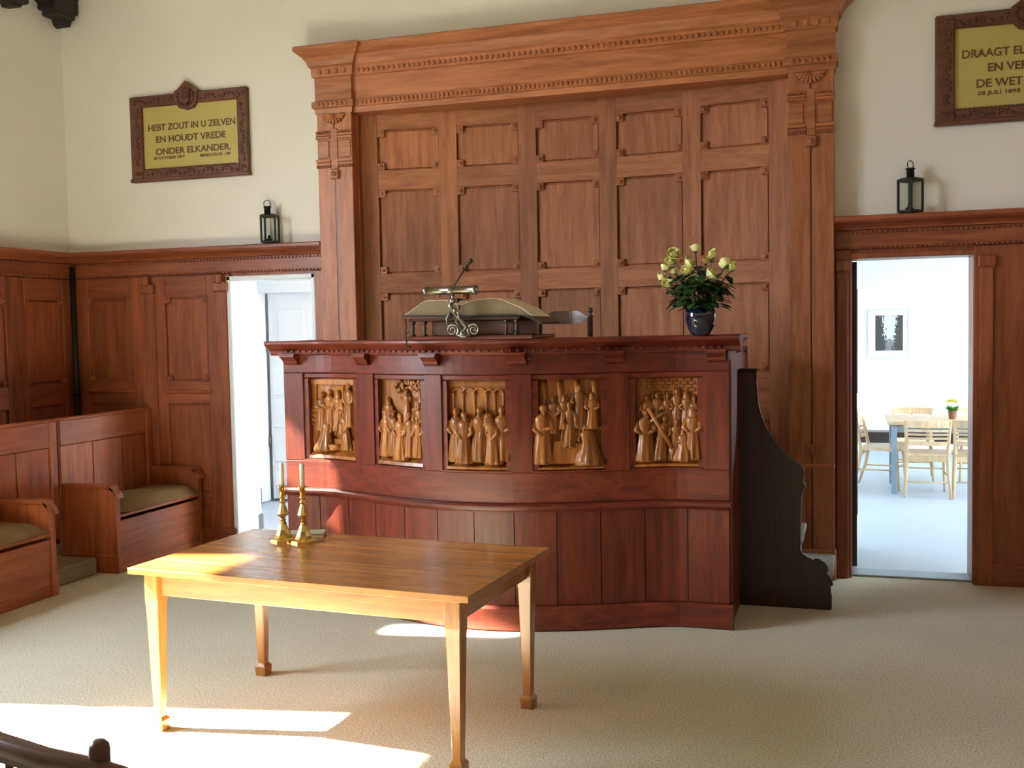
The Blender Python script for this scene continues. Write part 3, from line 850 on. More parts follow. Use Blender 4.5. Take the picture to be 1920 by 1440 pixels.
def scene5(W, H):
    b = MB(); ground(b, W, .04, 5)
    rw = 9
    for r in range(rw):                                                               # city wall of small blocks
        z = H - .012 - (r + 1) * .019; n = 8
        for k in range(n):
            x = -W / 2 + .02 + (k + (.5 if r % 2 else 0)) * (W - .02) / n
            if x + .035 < W / 2: b.box(x + .001, x + .036, 0, .007, z + .001, z + .017, .002)
    b.tube([(-.10, .05, .33), (.03, .062, .10)], .012, 6); b.tube([(-.105, .05, .24), (-.02, .055, .30)], .010, 6)   # the beam carried
    for (u, v) in ((-.085, .44), (-.02, .42), (.03, .46), (.06, .44)): b.tube([(u, .02, v), (u + .015, .024, .30)], .004, 5)
    f = [F(-.11, .20, .20), F(-.055, .21, .20, hood=False), F(.0, .21, .195), F(.05, .22, .21), F(.10, .20, .215, hood=True), F(.145, .17, .22),
         F(-.115, .03, .29, depth=.034, turn=1), F(-.035, .035, .25, depth=.040, lean=.10, w=1.1, arms=((.8, .75), (.8, .6))),
         F(.04, .035, .23, depth=.038, lean=.06, arms=((.8, .6), (.5, .5))), F(.085, .03, .18, depth=.046, kneel=True, hood=True), F(.135, .04, .29, depth=.032, hood=True)]
    return b, f
for i, s in enumerate((scene1, scene2, scene3, scene4, scene5)): relief(i, s)
# sides, cornice, corbels
part('side_panel', MB().box(PX1 - .04, PX1 + .003, -1.395, -.30, 0, 1.55, .006).box(PX1 - .012, PX1 + .012, -1.40, -1.36, .14, 1.5, .008), M['redZ'], pu)
part('side_panel', MB().box(PX0 - .003, PX0 + .04, -1.395, -.30, 0, 1.55, .006), M['redZ'], pu)
PCOR = [(.06, 1.548), (-.012, 1.548), (-.020, 1.558), (-.022, 1.576), (-.045, 1.590), (-.072, 1.604), (-.085, 1.612), (-.092, 1.620), (-.092, 1.632), (-.086, 1.638), (.12, 1.638), (.12, 1.60), (.06, 1.60)]
co = part('cornice', MB().sweepx(PCOR, PX0 - .08, PX1 + .07, 60, pl), M['redX'], pu)
dots = MB()
nd = 64
for k in range(nd):
    x = PX0 + .02 + (k + .5) * (PX1 - PX0 - .04) / nd
    dots.box(x - .008, x + .008, pl(x) - .034, pl(x) - .01, 1.566, 1.580, .003)
part('dentils', dots, M['redX'], co, kind='stuff')
sidep = [(x, z) for (x, z) in [(.05, 1.548), (-.012, 1.548), (-.022, 1.576), (-.045, 1.590), (-.072, 1.604), (-.088, 1.618), (-.088, 1.634), (-.08, 1.638), (.05, 1.638)]]
part('side_cornice', MB().sweepy([(PX1 - y * .8, z) for (y, z) in sidep], -1.44, -.95), M['redY'], pu)
part('side_cornice', MB().sweepy([(PX0 + y * .8, z) for (y, z) in sidep], -1.44, -.95), M['redY'], pu)
for xc in (-3.33, -2.775, -2.26, -1.745, -1.235, -.70):
    cb = MB()
    pr = [(.0, 1.556), (-.075, 1.556), (-.078, 1.54), (-.060, 1.528), (-.040, 1.515), (-.032, 1.498), (-.012, 1.490), (0, 1.488)]
    cb.sweepx(pr, xc - .048, xc + .048, 2, pl)
    cb.sweepx([(0, 1.56), (-.084, 1.56), (-.084, 1.548), (0, 1.548)], xc - .056, xc + .056, 2, pl)
    part('corbel', cb, M['redX'], pu)
pq = MB().bbox(-1.795, -1.685, -.004, .002, 1.515, 1.533, pl, 2, .001)
part('name_plate', pq, M['oldbrass'], pu, 'small metal plate below the cornice')
part('deck', MB().box(PX0 + .04, PX1 - .04, -1.40, -.32, .80, .85, .004), M['darkX'], pu)
part('inner_shelf', MB().box(PX0 + .04, PX1 - .04, -1.40, -1.24, 1.46, 1.49, .004), M['darkX'], pu)
part('latch', MB().box(PX1, PX1 + .012, -1.02, -.92, 1.525, 1.545, .003).tube([(PX1 + .01, -.93, 1.535), (PX1 + .05, -.93, 1.535)], .006, 8).ball((PX1 + .055, -.93, 1.535), .013), M['oldbrass'], pu, 'brass knob and latch')

# stairs on the right side
st = thing('pulpit_stairs', 'dark ogee-sided wooden steps with grey carpet treads right of the pulpit', 'stairs', (-.35, -.85, 0))
og = [(-.637, 1.405), (-.545, 1.405), (-.543, 1.335), (-.532, 1.208), (-.512, 1.135), (-.492, 1.081), (-.465, 1.03), (-.437, .986), (-.376, .917), (-.315, .868), (-.287, .852), (-.272, .825), (-.270, .80), (-.279, .757), (-.267, .745), (-.266, .722), (-.279, .704),
      (-.289, .656), (-.295, .352), (-.288, .332), (-.275, .316), (-.25, .299), (-.213, .283), (-.205, .292), (-.185, .292), (-.155, .275), (-.138, .255), (-.134, .235), (-.145, .215), (-.128, .195), (-.114, .17), (-.111, .145), (-.111, .012), (-.637, .012)]
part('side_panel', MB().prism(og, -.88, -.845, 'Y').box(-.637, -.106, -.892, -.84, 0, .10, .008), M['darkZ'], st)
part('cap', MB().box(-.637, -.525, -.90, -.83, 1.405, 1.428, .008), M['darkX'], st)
edge = og[1:32]
part('edge_bead', MB().tube([(x + .004, -.872, z) for (x, z) in edge], .009, 6), M['darkZ'], st)
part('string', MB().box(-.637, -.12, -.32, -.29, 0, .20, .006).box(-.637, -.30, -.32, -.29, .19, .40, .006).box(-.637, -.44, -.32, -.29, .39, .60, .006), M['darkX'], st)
for k in range(4):
    x1 = -.096 - k * .175
    t = part('tread', MB().box(-.635, x1, -.842, -.26, .17 + .20 * k, .20 + .20 * k, .008), M['treadcarpet'], st)
    part('riser', MB().box(x1 - .05, x1 - .03, -.842, -.29, .20 * k, .172 + .20 * k, .002), M['treadcarpet'], st)

# ------------------------------------------------------------------ things on the pulpit
ZT = 1.638
br = thing('book_rest', 'dark wooden book rest with little columns on the pulpit top below the open bible', 'lectern', (-1.99, -1.62, ZT))
part('base_slab', MB().box(-2.365, -1.622, -1.86, -1.42, ZT, ZT + .020, .006), M['redX'], br)
part('body', MB().box(-2.23, -1.72, -1.80, -1.45, ZT + .020, 1.742, .005), M['nearchair'], br)
part('top_board', MB().box(-2.355, -1.702, -1.85, -1.42, 1.741, 1.757, .006), M['nearchair'], br)
for x in (-2.334, -2.263, -1.782, -1.724):
    part('column', MB().lathe([(.016, 0), (.016, .008), (.008, .014), (.009, .050), (.006, .062), (.014, .070), (.018, .085)], x, -1.826, ZT + .019, 12), M['darkZ'], br)
bi = thing('open_bible', 'thick old open bible lying on the book rest of the pulpit', 'book', (-2.0, -1.63, 1.757))
L_ = [(-2.066, 1.795), (-2.070, 1.826), (-2.10, 1.846), (-2.16, 1.857), (-2.255, 1.855), (-2.29, 1.842), (-2.345, 1.806), (-2.392, 1.778), (-2.36, 1.772), (-2.066, 1.770)]
R_ = [(-2.066, 1.795), (-2.055, 1.824), (-2.00, 1.845), (-1.93, 1.855), (-1.85, 1.857), (-1.815, 1.850), (-1.71, 1.805), (-1.640, 1.757), (-1.70, 1.762), (-1.78, 1.770), (-2.066, 1.770)]
for P, q in ((L_, 8), (R_, 8)):
    pb = part('page_block', MB().prism(P, -1.80, -1.46, 'Y'), M['pages'], bi)
    tp = P[1:q]
    part('top_page', MB().prism(tp + [(x, z + .003) for (x, z) in reversed(tp)], -1.803, -1.457, 'Y'), M['pagetop'], pb, 'cream top page')
part('cover', MB().prism([(-2.404, 1.768), (-2.06, 1.7585), (-1.70, 1.7595), (-1.66, 1.748), (-1.59, 1.714), (-1.582, 1.724), (-1.65, 1.760), (-1.74, 1.771), (-2.06, 1.771), (-2.404, 1.780)], -1.815, -1.445, 'Y'), M['bookcover'], bi, 'black leather cover')
# brass reading lamp with scrolls
rl = thing('reading_lamp', 'brass reading lamp with tubular shade and scrolled foot in front of the bible', 'lamp', (-2.03, -1.885, ZT))
yl = -1.885
part('shade', MB().lathe([(.004, -.160), (.020, -.158), (.027, -.150), (.027, -.136), (.023, -.132), (.022, -.02), (.027, -.014), (.027, .012), (.022, .02), (.022, .122), (.024, .126), (.028, .138), (.028, .150), (.020, .156), (.004, .158)], 0, 0, 0, 18)
     .warp(lambda x, y, z: (-2.081 + z, yl + x, 1.906 + y)), M['oldbrass'], rl)
def spiral(cx, cz, r, turns, s, start):
    return [(cx + s * (r * (1 - .85 * t / 48)) * math.cos(start + turns * 2 * PI * t / 48), yl, cz + (r * (1 - .85 * t / 48)) * math.sin(start + turns * 2 * PI * t / 48)) for t in range(49)]
for s, cx in ((1, -2.074), (-1, -1.950)):
    part('scroll', MB().tube(spiral(cx, 1.690, .036, 1.9, s, -.9), [.0085 - .004 * k / 48 for k in range(49)], 7), M['oldbrass'], rl)
part('foot', MB().tube([(-2.052, yl, 1.662), (-2.012, yl, 1.654), (-1.972, yl, 1.662)], .010, 8).lathe([(.024, 0), (.024, .008), (.012, .024), (.010, .034)], -2.012, yl, 1.660, 12), M['oldbrass'], rl)
part('stem', MB().tube([(-2.012, yl, 1.680), (-1.99, yl - .006, 1.705), (-2.022, yl - .010, 1.745), (-2.062, yl - .012, 1.785), (-2.085, yl - .010, 1.822), (-2.064, yl - .006, 1.865), (-2.078, yl, 1.90)], [.011, .010, .011, .010, .012, .010, .012], 8)
     .tube([(-2.10, yl, 1.70), (-2.104, yl - .012, 1.75), (-2.07, yl - .014, 1.80)], .006, 7).tube([(-2.012, yl, 1.69), (-2.05, yl - .012, 1.735), (-2.03, yl - .014, 1.775), (-2.06, yl - .012, 1.82)], .006, 7)
     .ball((-2.066, yl - .010, 1.850), (.026, .018, .016)).ball((-2.052, yl - .012, 1.795), .015).ball((-2.078, yl - .010, 1.826), .015).ball((-2.03, yl - .010, 1.760), .012), M['oldbrass'], rl)
part('switch', MB().lathe([(.010, 0), (.012, .006), (.012, .018), (.006, .022)], -2.035, yl - .018, 1.840, 10), M['iron'], rl)
mc = thing('microphone', 'thin black gooseneck microphone leaning over the bible', 'microphone', (-2.08, -1.83, 1.757))
part('gooseneck', MB().tube([(-2.085, -1.832, 1.928), (-2.055, -1.82, 1.975), (-2.02, -1.805, 2.03), (-2.0, -1.80, 2.058)], .0042, 8).tube([(-2.085, -1.832, 1.93), (-2.10, -1.838, 1.87), (-2.10, -1.842, 1.757)], .005, 8), M['blackplastic'], mc)
part('head', MB().ball((-1.993, -1.797, 2.069), .013).lathe([(.008, 0), (.008, .018)], -1.999, -1.80, 2.050, 10), M['blackplastic'], mc)
part('clamp', MB().box(-2.11, -2.09, -1.856, -1.834, 1.757, 1.785, .004), M['blackplastic'], mc)
solo('cable', MB().tube([(-2.358, -1.868, 1.757), (-2.354, -1.874, 1.71), (-2.360, -1.876, 1.67), (-2.352, -1.876, 1.635), (-2.357, -1.874, 1.605), (-2.33, -1.865, 1.60)], .004, 7).tube([(-2.357, -1.875, 1.665), (-2.340, -1.875, 1.685)], .003, 6), M['blackplastic'],
     'thin black cable hanging at the left end of the book rest', 'cable', (-2.358, -1.87, 1.757))

# chair behind the pulpit
ch = thing('preachers_chair', 'dark wooden chair with curved crest rail and finials behind the pulpit', 'chair', (-1.68, -.80, .85))
for x in (-1.838, -1.515):
    part('back_post', MB().lathe([(.018, 0), (.018, .42), (.022, .45), (.018, .48), (.018, .90), (.022, .905), (.018, .915), (.010, .922), (.018, .935), (.020, .945), (.014, .958), (.004, .963)], x, -1.0, .85, 12), M['crest'], ch)
cb = []
for k in range(15):
    t = k / 14; x = -1.826 + .30 * t; a = math.sin(PI * min(1, max(0, t * .92 + .04)))
    top_, bot = 1.742 + .052 * min(1, a * 1.35), 1.736 - .024 * a
    y = -1.0 + .045 * math.sin(PI * t)
    cb.append([(x, y - .010, bot), (x, y + .008, bot), (x, y + .006, top_), (x, y - .008, top_)])
part('crest_rail', MB().sweep(None, cb), M['crest'], ch)
part('back_rail', MB().box(-1.82, -1.53, -1.01, -.99, 1.50, 1.54, .006), M['crest'], ch)
part('seat', MB().box(-1.88, -1.48, -1.02, -.62, 1.28, 1.315, .01), M['darkX'], ch)
for x in (-1.85, -1.51):
    part('leg', MB().lathe([(.016, 0), (.022, .2), (.018, .43)], x, -.65, .85, 12), M['darkZ'], ch)

# vase and roses
VX, VY = -.778, -1.50
va = thing('vase', 'round glossy dark blue vase standing on the right end of the pulpit top', 'vase', (VX, VY, ZT))
part('body', MB().lathe([(.044, 0), (.050, .003), (.056, .012), (.072, .045), (.083, .085), (.085, .110), (.080, .135), (.070, .150), (.066, .158), (.070, .164), (.066, .166), (.060, .150)], VX, VY, ZT, 32), M['vase'], va)
def px2w(x, y, Y):
    d = (x - 960) / F_PX * right - (y - 720) / F_PX * up + fwd
    t = (Y + DIST) / d.y
    return Vector((0, -DIST, EYE)) + t * d
def rose_bloom(r, openness, seed):
    rnd = random.Random(seed)
    b = MB()
    b.ball((0, 0, .25 * r), (.42 * r, .42 * r, .7 * r), 10, 6)
    for (n, rr, top, off, fl) in ((4, .52, .98, .2, .02), (5, .74, .90, .7, .12), (6, .98, .70, .1, .30)):
        for k in range(n):
            a0 = off + 2 * PI * k / n + rnd.uniform(-.12, .12)
            half = PI / n * 1.25
            V = []; nu, nv = 4, 3
            for i in range(nu + 1):
                a = a0 + half * (2 * i / nu - 1)
                edge_ = 1 - .22 * abs(2 * i / nu - 1) ** 2
                for j in range(nv + 1):
                    t = j / nv
                    rad = rr * r * (.35 + .65 * math.sin(min(1, t * 1.1 + .08) * PI / 2)) * (1 + fl * openness * t * t)
                    V.append((rad * math.cos(a), rad * math.sin(a), r * (-.62 + (top + .62) * t * edge_)))
            Fq = [(i * (nv + 1) + j, (i + 1) * (nv + 1) + j, (i + 1) * (nv + 1) + j + 1, i * (nv + 1) + j + 1) for i in range(nu) for j in range(nv)]
            b.add(V, Fq, True)
    return b
def leaf_into(b, base, direction, L, w, droop=.25, up_=Vector((0, 0, 1))):
    d = Vector(direction).normalized()
    s = d.cross(up_)
    s = s.normalized() if s.length > .01 else Vector((1, 0, 0))
    nrm = s.cross(d).normalized()
    V = []; prof = [(0, .05), (.2, .7), (.45, 1.0), (.7, .75), (.9, .3), (1.0, .03)]
    for (t, q) in prof:
        c = Vector(base) + d * (L * t) - nrm * (droop * L * t * t)
        V += [tuple(c - s * w * q + nrm * .10 * w), tuple(c), tuple(c + s * w * q + nrm * .10 * w)]
    Fq = []
    for i in range(len(prof) - 1):
        for j in range(2): Fq.append((i * 3 + j, i * 3 + j + 1, i * 3 + j + 4, i * 3 + j + 3))
    b.add(V, Fq, True)
ROSES = [
    (1304, 467, .021, 'topmost pale yellow rose bud of the bouquet'),
    (1263, 478, .027, 'large pale rose at the upper left of the bouquet'),
    (1257, 493, .024, 'yellow rose tucked directly under the large upper left rose'),
    (1246, 503, .019, 'small rose bud second from the left edge of the bouquet'),
    (1240, 521, .021, 'leftmost yellow rose of the bouquet'),
    (1251, 535, .024, 'peach tinted rose lowest at the left of the bouquet'),
    (1264, 510, .015, 'tiny half hidden rose bud among the left leaves'),
    (1291, 492, .023, 'deep yellow rose left of the middle, upper of two touching'),
    (1289, 508, .024, 'deep yellow rose left of the middle, lower of two touching'),
    (1306, 528, .023, 'low yellow rose above the middle of the vase'),
    (1333, 516, .030, 'largest rose with pink centre, right of the middle'),
    (1323, 491, .018, 'slim rose bud right of the middle above the largest rose'),
    (1337, 478, .023, 'pale rose at the upper right of the bouquet'),
    (1361, 495, .024, 'greenish rose, second from the right edge of the bouquet'),
    (1373, 501, .022, 'rightmost rose of the bouquet, facing outward'),
    (1312, 503, .012, 'smallest white bud in the centre of the bouquet'),
]
rnd = random.Random(11)
for k, (x, y, r, lab) in enumerate(ROSES):
    Y = VY - .05 + .10 * rnd.random() - (.04 if r > .022 else 0)
    P = px2w(x, y, Y)
    r *= 1.2
    ro = thing('rose', lab, 'flower', P, 0, 'roses in the blue vase')
    bl = part('bloom', rose_bloom(r, .8 if r > .022 else .2, k), M['rose'], ro, local=True)
    out = Vector((P.x - VX, P.y - VY, 0))
    bl.rotation_euler = (-out.y * 2.5 + (.75 if r > .026 else .3), out.x * 2.2, rnd.random() * 6)
    base = Vector((VX + out.x * .22, VY + out.y * .25, ZT + .13))
    midp = base.lerp(P, .55) + Vector((0, 0, .02))
    stm = part('stem', MB().tube([P - Vector((0, 0, r * .55)), P.lerp(midp, .5), midp, base], [.0035, .003, .003, .003], 6), M['stem'], ro)
    part('calyx', MB().lathe([(.1 * r, -.9 * r), (.5 * r, -.62 * r), (.62 * r, -.35 * r)], P.x, P.y, P.z, 8), M['stem'], ro)
    for q in range(3):
        t = .30 + .25 * q
        bp = base.lerp(P, t)
        a = rnd.random() * 6.28
        lb = MB()
        leaf_into(lb, bp, (math.cos(a) + out.x * 3, math.sin(a) + out.y * 2 - .3, .25 - .2 * q), .065 + .02 * rnd.random(), .019 + .006 * rnd.random(), .3)
        part('leaf', lb, M['leaf'], ro)
gb = MB()
for k in range(240):
    a = 6.28 * rnd.random(); rr = .135 * math.sqrt(rnd.random())
    z = ZT + .15 + .25 * rnd.random() * (1 - rr / .3)
    leaf_into(gb, (VX + rr * math.cos(a), VY + rr * math.sin(a) * .8, z), (math.cos(a), math.sin(a), .3 - .7 * rnd.random()), .05 + .03 * rnd.random(), .021 + .010 * rnd.random(), .3)
for (a, l) in ((-.1, .13), (.25, .14), (3.3, .13), (2.95, .12)):
    p0 = Vector((VX + .09 * math.cos(a), VY - .05, ZT + .22))
    for q in range(4):
        leaf_into(gb, p0 + Vector((.02 * q * math.cos(a), 0, -.008 * q)), (math.cos(a), -.2, -.35 + .18 * q), .09, .004, .35)
solo('greenery', gb, M['leaf'], 'dense dark green rose foliage filling the mouth of the blue vase', 'foliage', (VX, VY, ZT + .15), kind='stuff')

# ------------------------------------------------------------------ communion table
tb = thing('table', 'honey coloured oak table with tapered legs on the beige carpet in front', 'table', (-2.10, -3.189, 0), -.0652)
TL, TW, TZ = 1.578, .898, .712
a0, b0 = TL / 2, TW / 2
nb = 5
for k in range(nb):
    y0 = -b0 + k * TW / nb
    part('top_board', MB().box(-a0, a0, y0 + .0002, y0 + TW / nb - .0002, TZ - .026, TZ, .0009), M['tableX'], tb, local=True)
ix, iy = a0 - .085, b0 - .072
for s in (-1, 1):
    part('apron', MB().box(-ix + .03, ix - .03, s * iy - .012, s * iy + .012, TZ - .125, TZ - .026, .003), M['tableX'], tb, local=True)
    part('apron', MB().box(s * ix - .012, s * ix + .012, -iy + .03, iy - .03, TZ - .125, TZ - .026, .003), M['tableY'], tb, local=True)
for sx in (-1, 1):
    for s_ in (-1, 1):
        cx, cy_ = sx * ix, s_ * iy
        rings = []
        for (z, h) in ((TZ - .026, .034), (TZ - .14, .034), (TZ - .18, .031), (.06, .0195), (.052, .026), (.046, .031), (0, .0285)):
            q = [(-h, -h + .004), (-h + .004, -h), (h - .004, -h), (h, -h + .004), (h, h - .004), (h - .004, h), (-h + .004, h), (-h, h - .004)]
            rings.append([(cx + u, cy_ + v, z) for (u, v) in q])
        part('leg', MB().sweep(None, rings), M['tableZ'], tb, local=True)
# candlesticks and candles
def candlestick(x, y, lab, lab2):
    c = thing('candlestick', lab, 'candlestick', (x, y, TZ), 0, 'brass candlesticks on the table')
    part('base', MB().lathe([(.062, 0), (.062, .008), (.056, .013), (.046, .018), (.036, .032), (.026, .055), (.017, .080), (.012, .098)], x, y, TZ, 8, facet=True), M['brass'], c)
    part('stem', MB().lathe([(.012, .096), (.015, .102), (.010, .108), (.014, .116), (.025, .124), (.027, .131), (.024, .140), (.016, .166), (.011, .182)], x, y, TZ, 8, facet=True)
         .lathe([(.011, .180), (.016, .186), (.018, .191), (.012, .197), (.010, .204), (.017, .210), (.018, .214), (.012, .220)], x, y, TZ, 16), M['brass'], c)
    part('socket', MB().lathe([(.012, .218), (.0145, .226), (.0145, .256), (.026, .259), (.028, .262), (.015, .264), (.012, .25)], x, y, TZ, 18), M['brass'], c)
    w = thing('candle', lab2, 'candle', (x, y, TZ + .25), 0, 'candles in the brass candlesticks')
    part('wax', MB().lathe([(.0112, 0), (.0108, .112), (.009, .118), (.003, .116)], x, y, TZ + .252, 14), M['wax'], w)
    part('wick', MB().tube([(x, y, TZ + .366), (x + .001, y, TZ + .376)], .0012, 5), M['iron'], w)
candlestick(-2.547, -2.930, 'left brass candlestick on the table, farther from the middle', 'cream candle in the left candlestick')
candlestick(-2.437, -2.935, 'right brass candlestick on the table, in front of the booklet', 'cream candle in the right candlestick')
bk = thing('booklet', 'thin green booklet lying behind the brass candlesticks', 'book', (-2.50, -2.79, TZ), .35)
part('cover', MB().box(-.085, .085, -.055, .055, 0, .003, .001).box(-.085, .085, -.055, .055, .016, .019, .001).box(.082, .086, -.055, .055, 0, .019, .001), M['paper'], bk, local=True)
part('pages', MB().box(-.082, .082, -.052, .052, .003, .016, .0), M['pagetop'], bk, local=True)

# ------------------------------------------------------------------ pews
def pew(y_near, y_far, back_far, lab, far_arm):
    """bench along y facing +x: seat from y_near to y_far, back running on to back_far"""
    p = thing('pew', lab, 'pew', (-5.2, (y_near + y_far) / 2, 0), 0, 'pews along the left wall')
    bb, bt = (.24 if back_far != y_far else .05), 1.105
    part('back', MB().box(-5.455, -5.43, y_near, back_far, bb, bt - .02, .003), M['pewZ'], p)
    part('back_rail', MB().box(-5.43, -5.412, y_near, back_far, bt - .20, bt - .02, .004), M['pewY'], p)
    part('back_cap', MB().box(-5.47, -5.40, y_near, back_far, bt - .022, bt, .008), M['pewY'], p)
    n = max(2, int(round((back_far - y_near) / .38)))
    for k in range(n):
        ya, yb_ = y_near + k * (back_far - y_near) / n, y_near + (k + 1) * (back_far - y_near) / n
        part('panel', MB().box(-5.43, -5.420, ya + .004, yb_ - .004, max(bb, .44), bt - .203, .003), M['pewZ'], p)
    part('end_stile', MB().box(-5.458, -5.405, back_far - .07, back_far, bb, bt - .02, .005), M['pewZ'], p)
    part('seat', MB().box(-5.42, -4.95, y_near + .04, y_far - .04, .395, .422, .006), M['pewY'], p)
    part('front_board', MB().box(-4.985, -4.962, y_near + .04, y_far - .04, .015, .372, .003).box(-4.98, -4.955, y_near + .04, y_far - .04, 0, .06, .004), M['pewY'], p)
    for (yc, on) in ((y_near + .022, True), (y_far - .022, True)):
        pr = [(-5.42, 0.015), (-4.955, 0.015), (-4.955, .52), (-4.962, .575), (-4.98, .60), (-5.40, .61), (-5.42, .61)]
        ep = part('end_panel', MB().prism(pr, yc - .022, yc + .022, 'Y').box(-5.43, -4.945, yc - .028, yc + .028, 0, .13, .006), M['pewZ'], p)
        arm = [(-5.42, .60), (-5.0, .605), (-4.965, .598), (-4.940, .57), (-4.932, .54), (-4.945, .535), (-4.96, .565), (-4.972, .575), (-4.968, .61), (-4.985, .628), (-5.02, .632), (-5.42, .628)]
        part('armrest', MB().prism(arm, yc - .034, yc + .034, 'Y'), M['pewX'], ep)
    return p
pew(-1.10, -.066, -.066, 'far wooden pew against the back wall panelling, left of the door', True)
pew(-3.4, -1.70, -1.14, 'near wooden pew cut off by the left edge of the photo', False)
def cushion(y0, y1, lab):
    b = MB(); nx, ny = 8, 16
    def top(u, v, s):
        ex = min(1, 6 * min(u, 1 - u)); ey = min(1, 14 * min(v, 1 - v))
        return .424 + (.074 * (ex * ey) ** .35 * (1 + .08 * math.sin(9 * v * PI * .5)) if s else 0) + .0
    V = []; Fq = []
    for s in (1, 0):
        for i in range(nx + 1):
            for j in range(ny + 1):
                u, v = i / nx, j / ny
                V.append((-5.40 + .465 * u, y0 + (y1 - y0) * v, top(u, v, s) if s else .424))
    st_ = (nx + 1) * (ny + 1)
    for i in range(nx):
        for j in range(ny):
            a = i * (ny + 1) + j
            Fq.append((a, a + ny + 1, a + ny + 2, a + 1)); Fq.append((st_ + a, st_ + a + 1, st_ + a + ny + 2, st_ + a + ny + 1))
    b.add(V, Fq, True)
    solo('seat_cushion', b, M['cushion'], lab, 'cushion', (-5.17, (y0 + y1) / 2, .424), 'cushions on the pews')
cushion(-1.04, -.13, 'olive brown cushion on the far pew beside the back wall')
cushion(-3.3, -1.76, 'olive brown cushion on the near pew at the left edge')
solo('platform_step', MB().box(-6.12, -5.10, -1.66, -1.14, 0, .12, .012), M['stepcarpet'], 'olive carpeted step in the gap between the two pews', 'step', (-5.6, -1.4, 0))

solo('corner_rod', MB().tube([(XL + .10, -.10, 0), (XL + .10, -.10, 2.26)], .022, 12).lathe([(.034, 0), (.034, .02), (.024, .03)], XL + .10, -.10, 0, 12).lathe([(.024, 0), (.032, .01), (.032, .03), (.024, .04)], XL + .10, -.10, 1.2, 12), M['iron'],  # dark rod added to give the dark strip in this corner
     'dark upright rod added in the left corner of the panelling', 'corner_rod', (XL + .10, -.10, 0))

# ------------------------------------------------------------------ signs
dg = None
def text_mesh(txt, width, height, x, z, y, name, parent, spacing=1.0, bold=.0):
    """lettering as thin raised geometry, left edge x, baseline z, fitted to width x cap height"""
    cu = bpy.data.curves.new('lettering', 'FONT')
    cu.body = txt; cu.size = 1.0; cu.extrude = 0.02; cu.offset = bold; cu.space_character = spacing
    tmp = bpy.data.objects.new('lettering_source', cu)
    COL.objects.link(tmp)
    g = bpy.context.evaluated_depsgraph_get()
    me = bpy.data.meshes.new_from_object(tmp.evaluated_get(g))
    bpy.data.objects.remove(tmp); bpy.data.curves.remove(cu)
    xs = [v.co.x for v in me.vertices]; ys = [v.co.y for v in me.vertices]
    x_0, x_1, y_0, y_1 = min(xs), max(xs), min(ys), max(ys)
    off = OFF[parent.name]
    for v in me.vertices:
        c = v.co
        v.co = Vector((x + (c.x - x_0) / (x_1 - x_0) * width, y - .0015 - c.z * .06, z + (c.y - max(y_0, 0) if y_0 > -.05 else c.y) / .70 * height)) - off
    me.materials.clear(); me.materials.append(M['letter'])
    o = bpy.data.objects.new(name, me)
    COL.objects.link(o); o.parent = parent
    OFF[o.name] = off
    return o
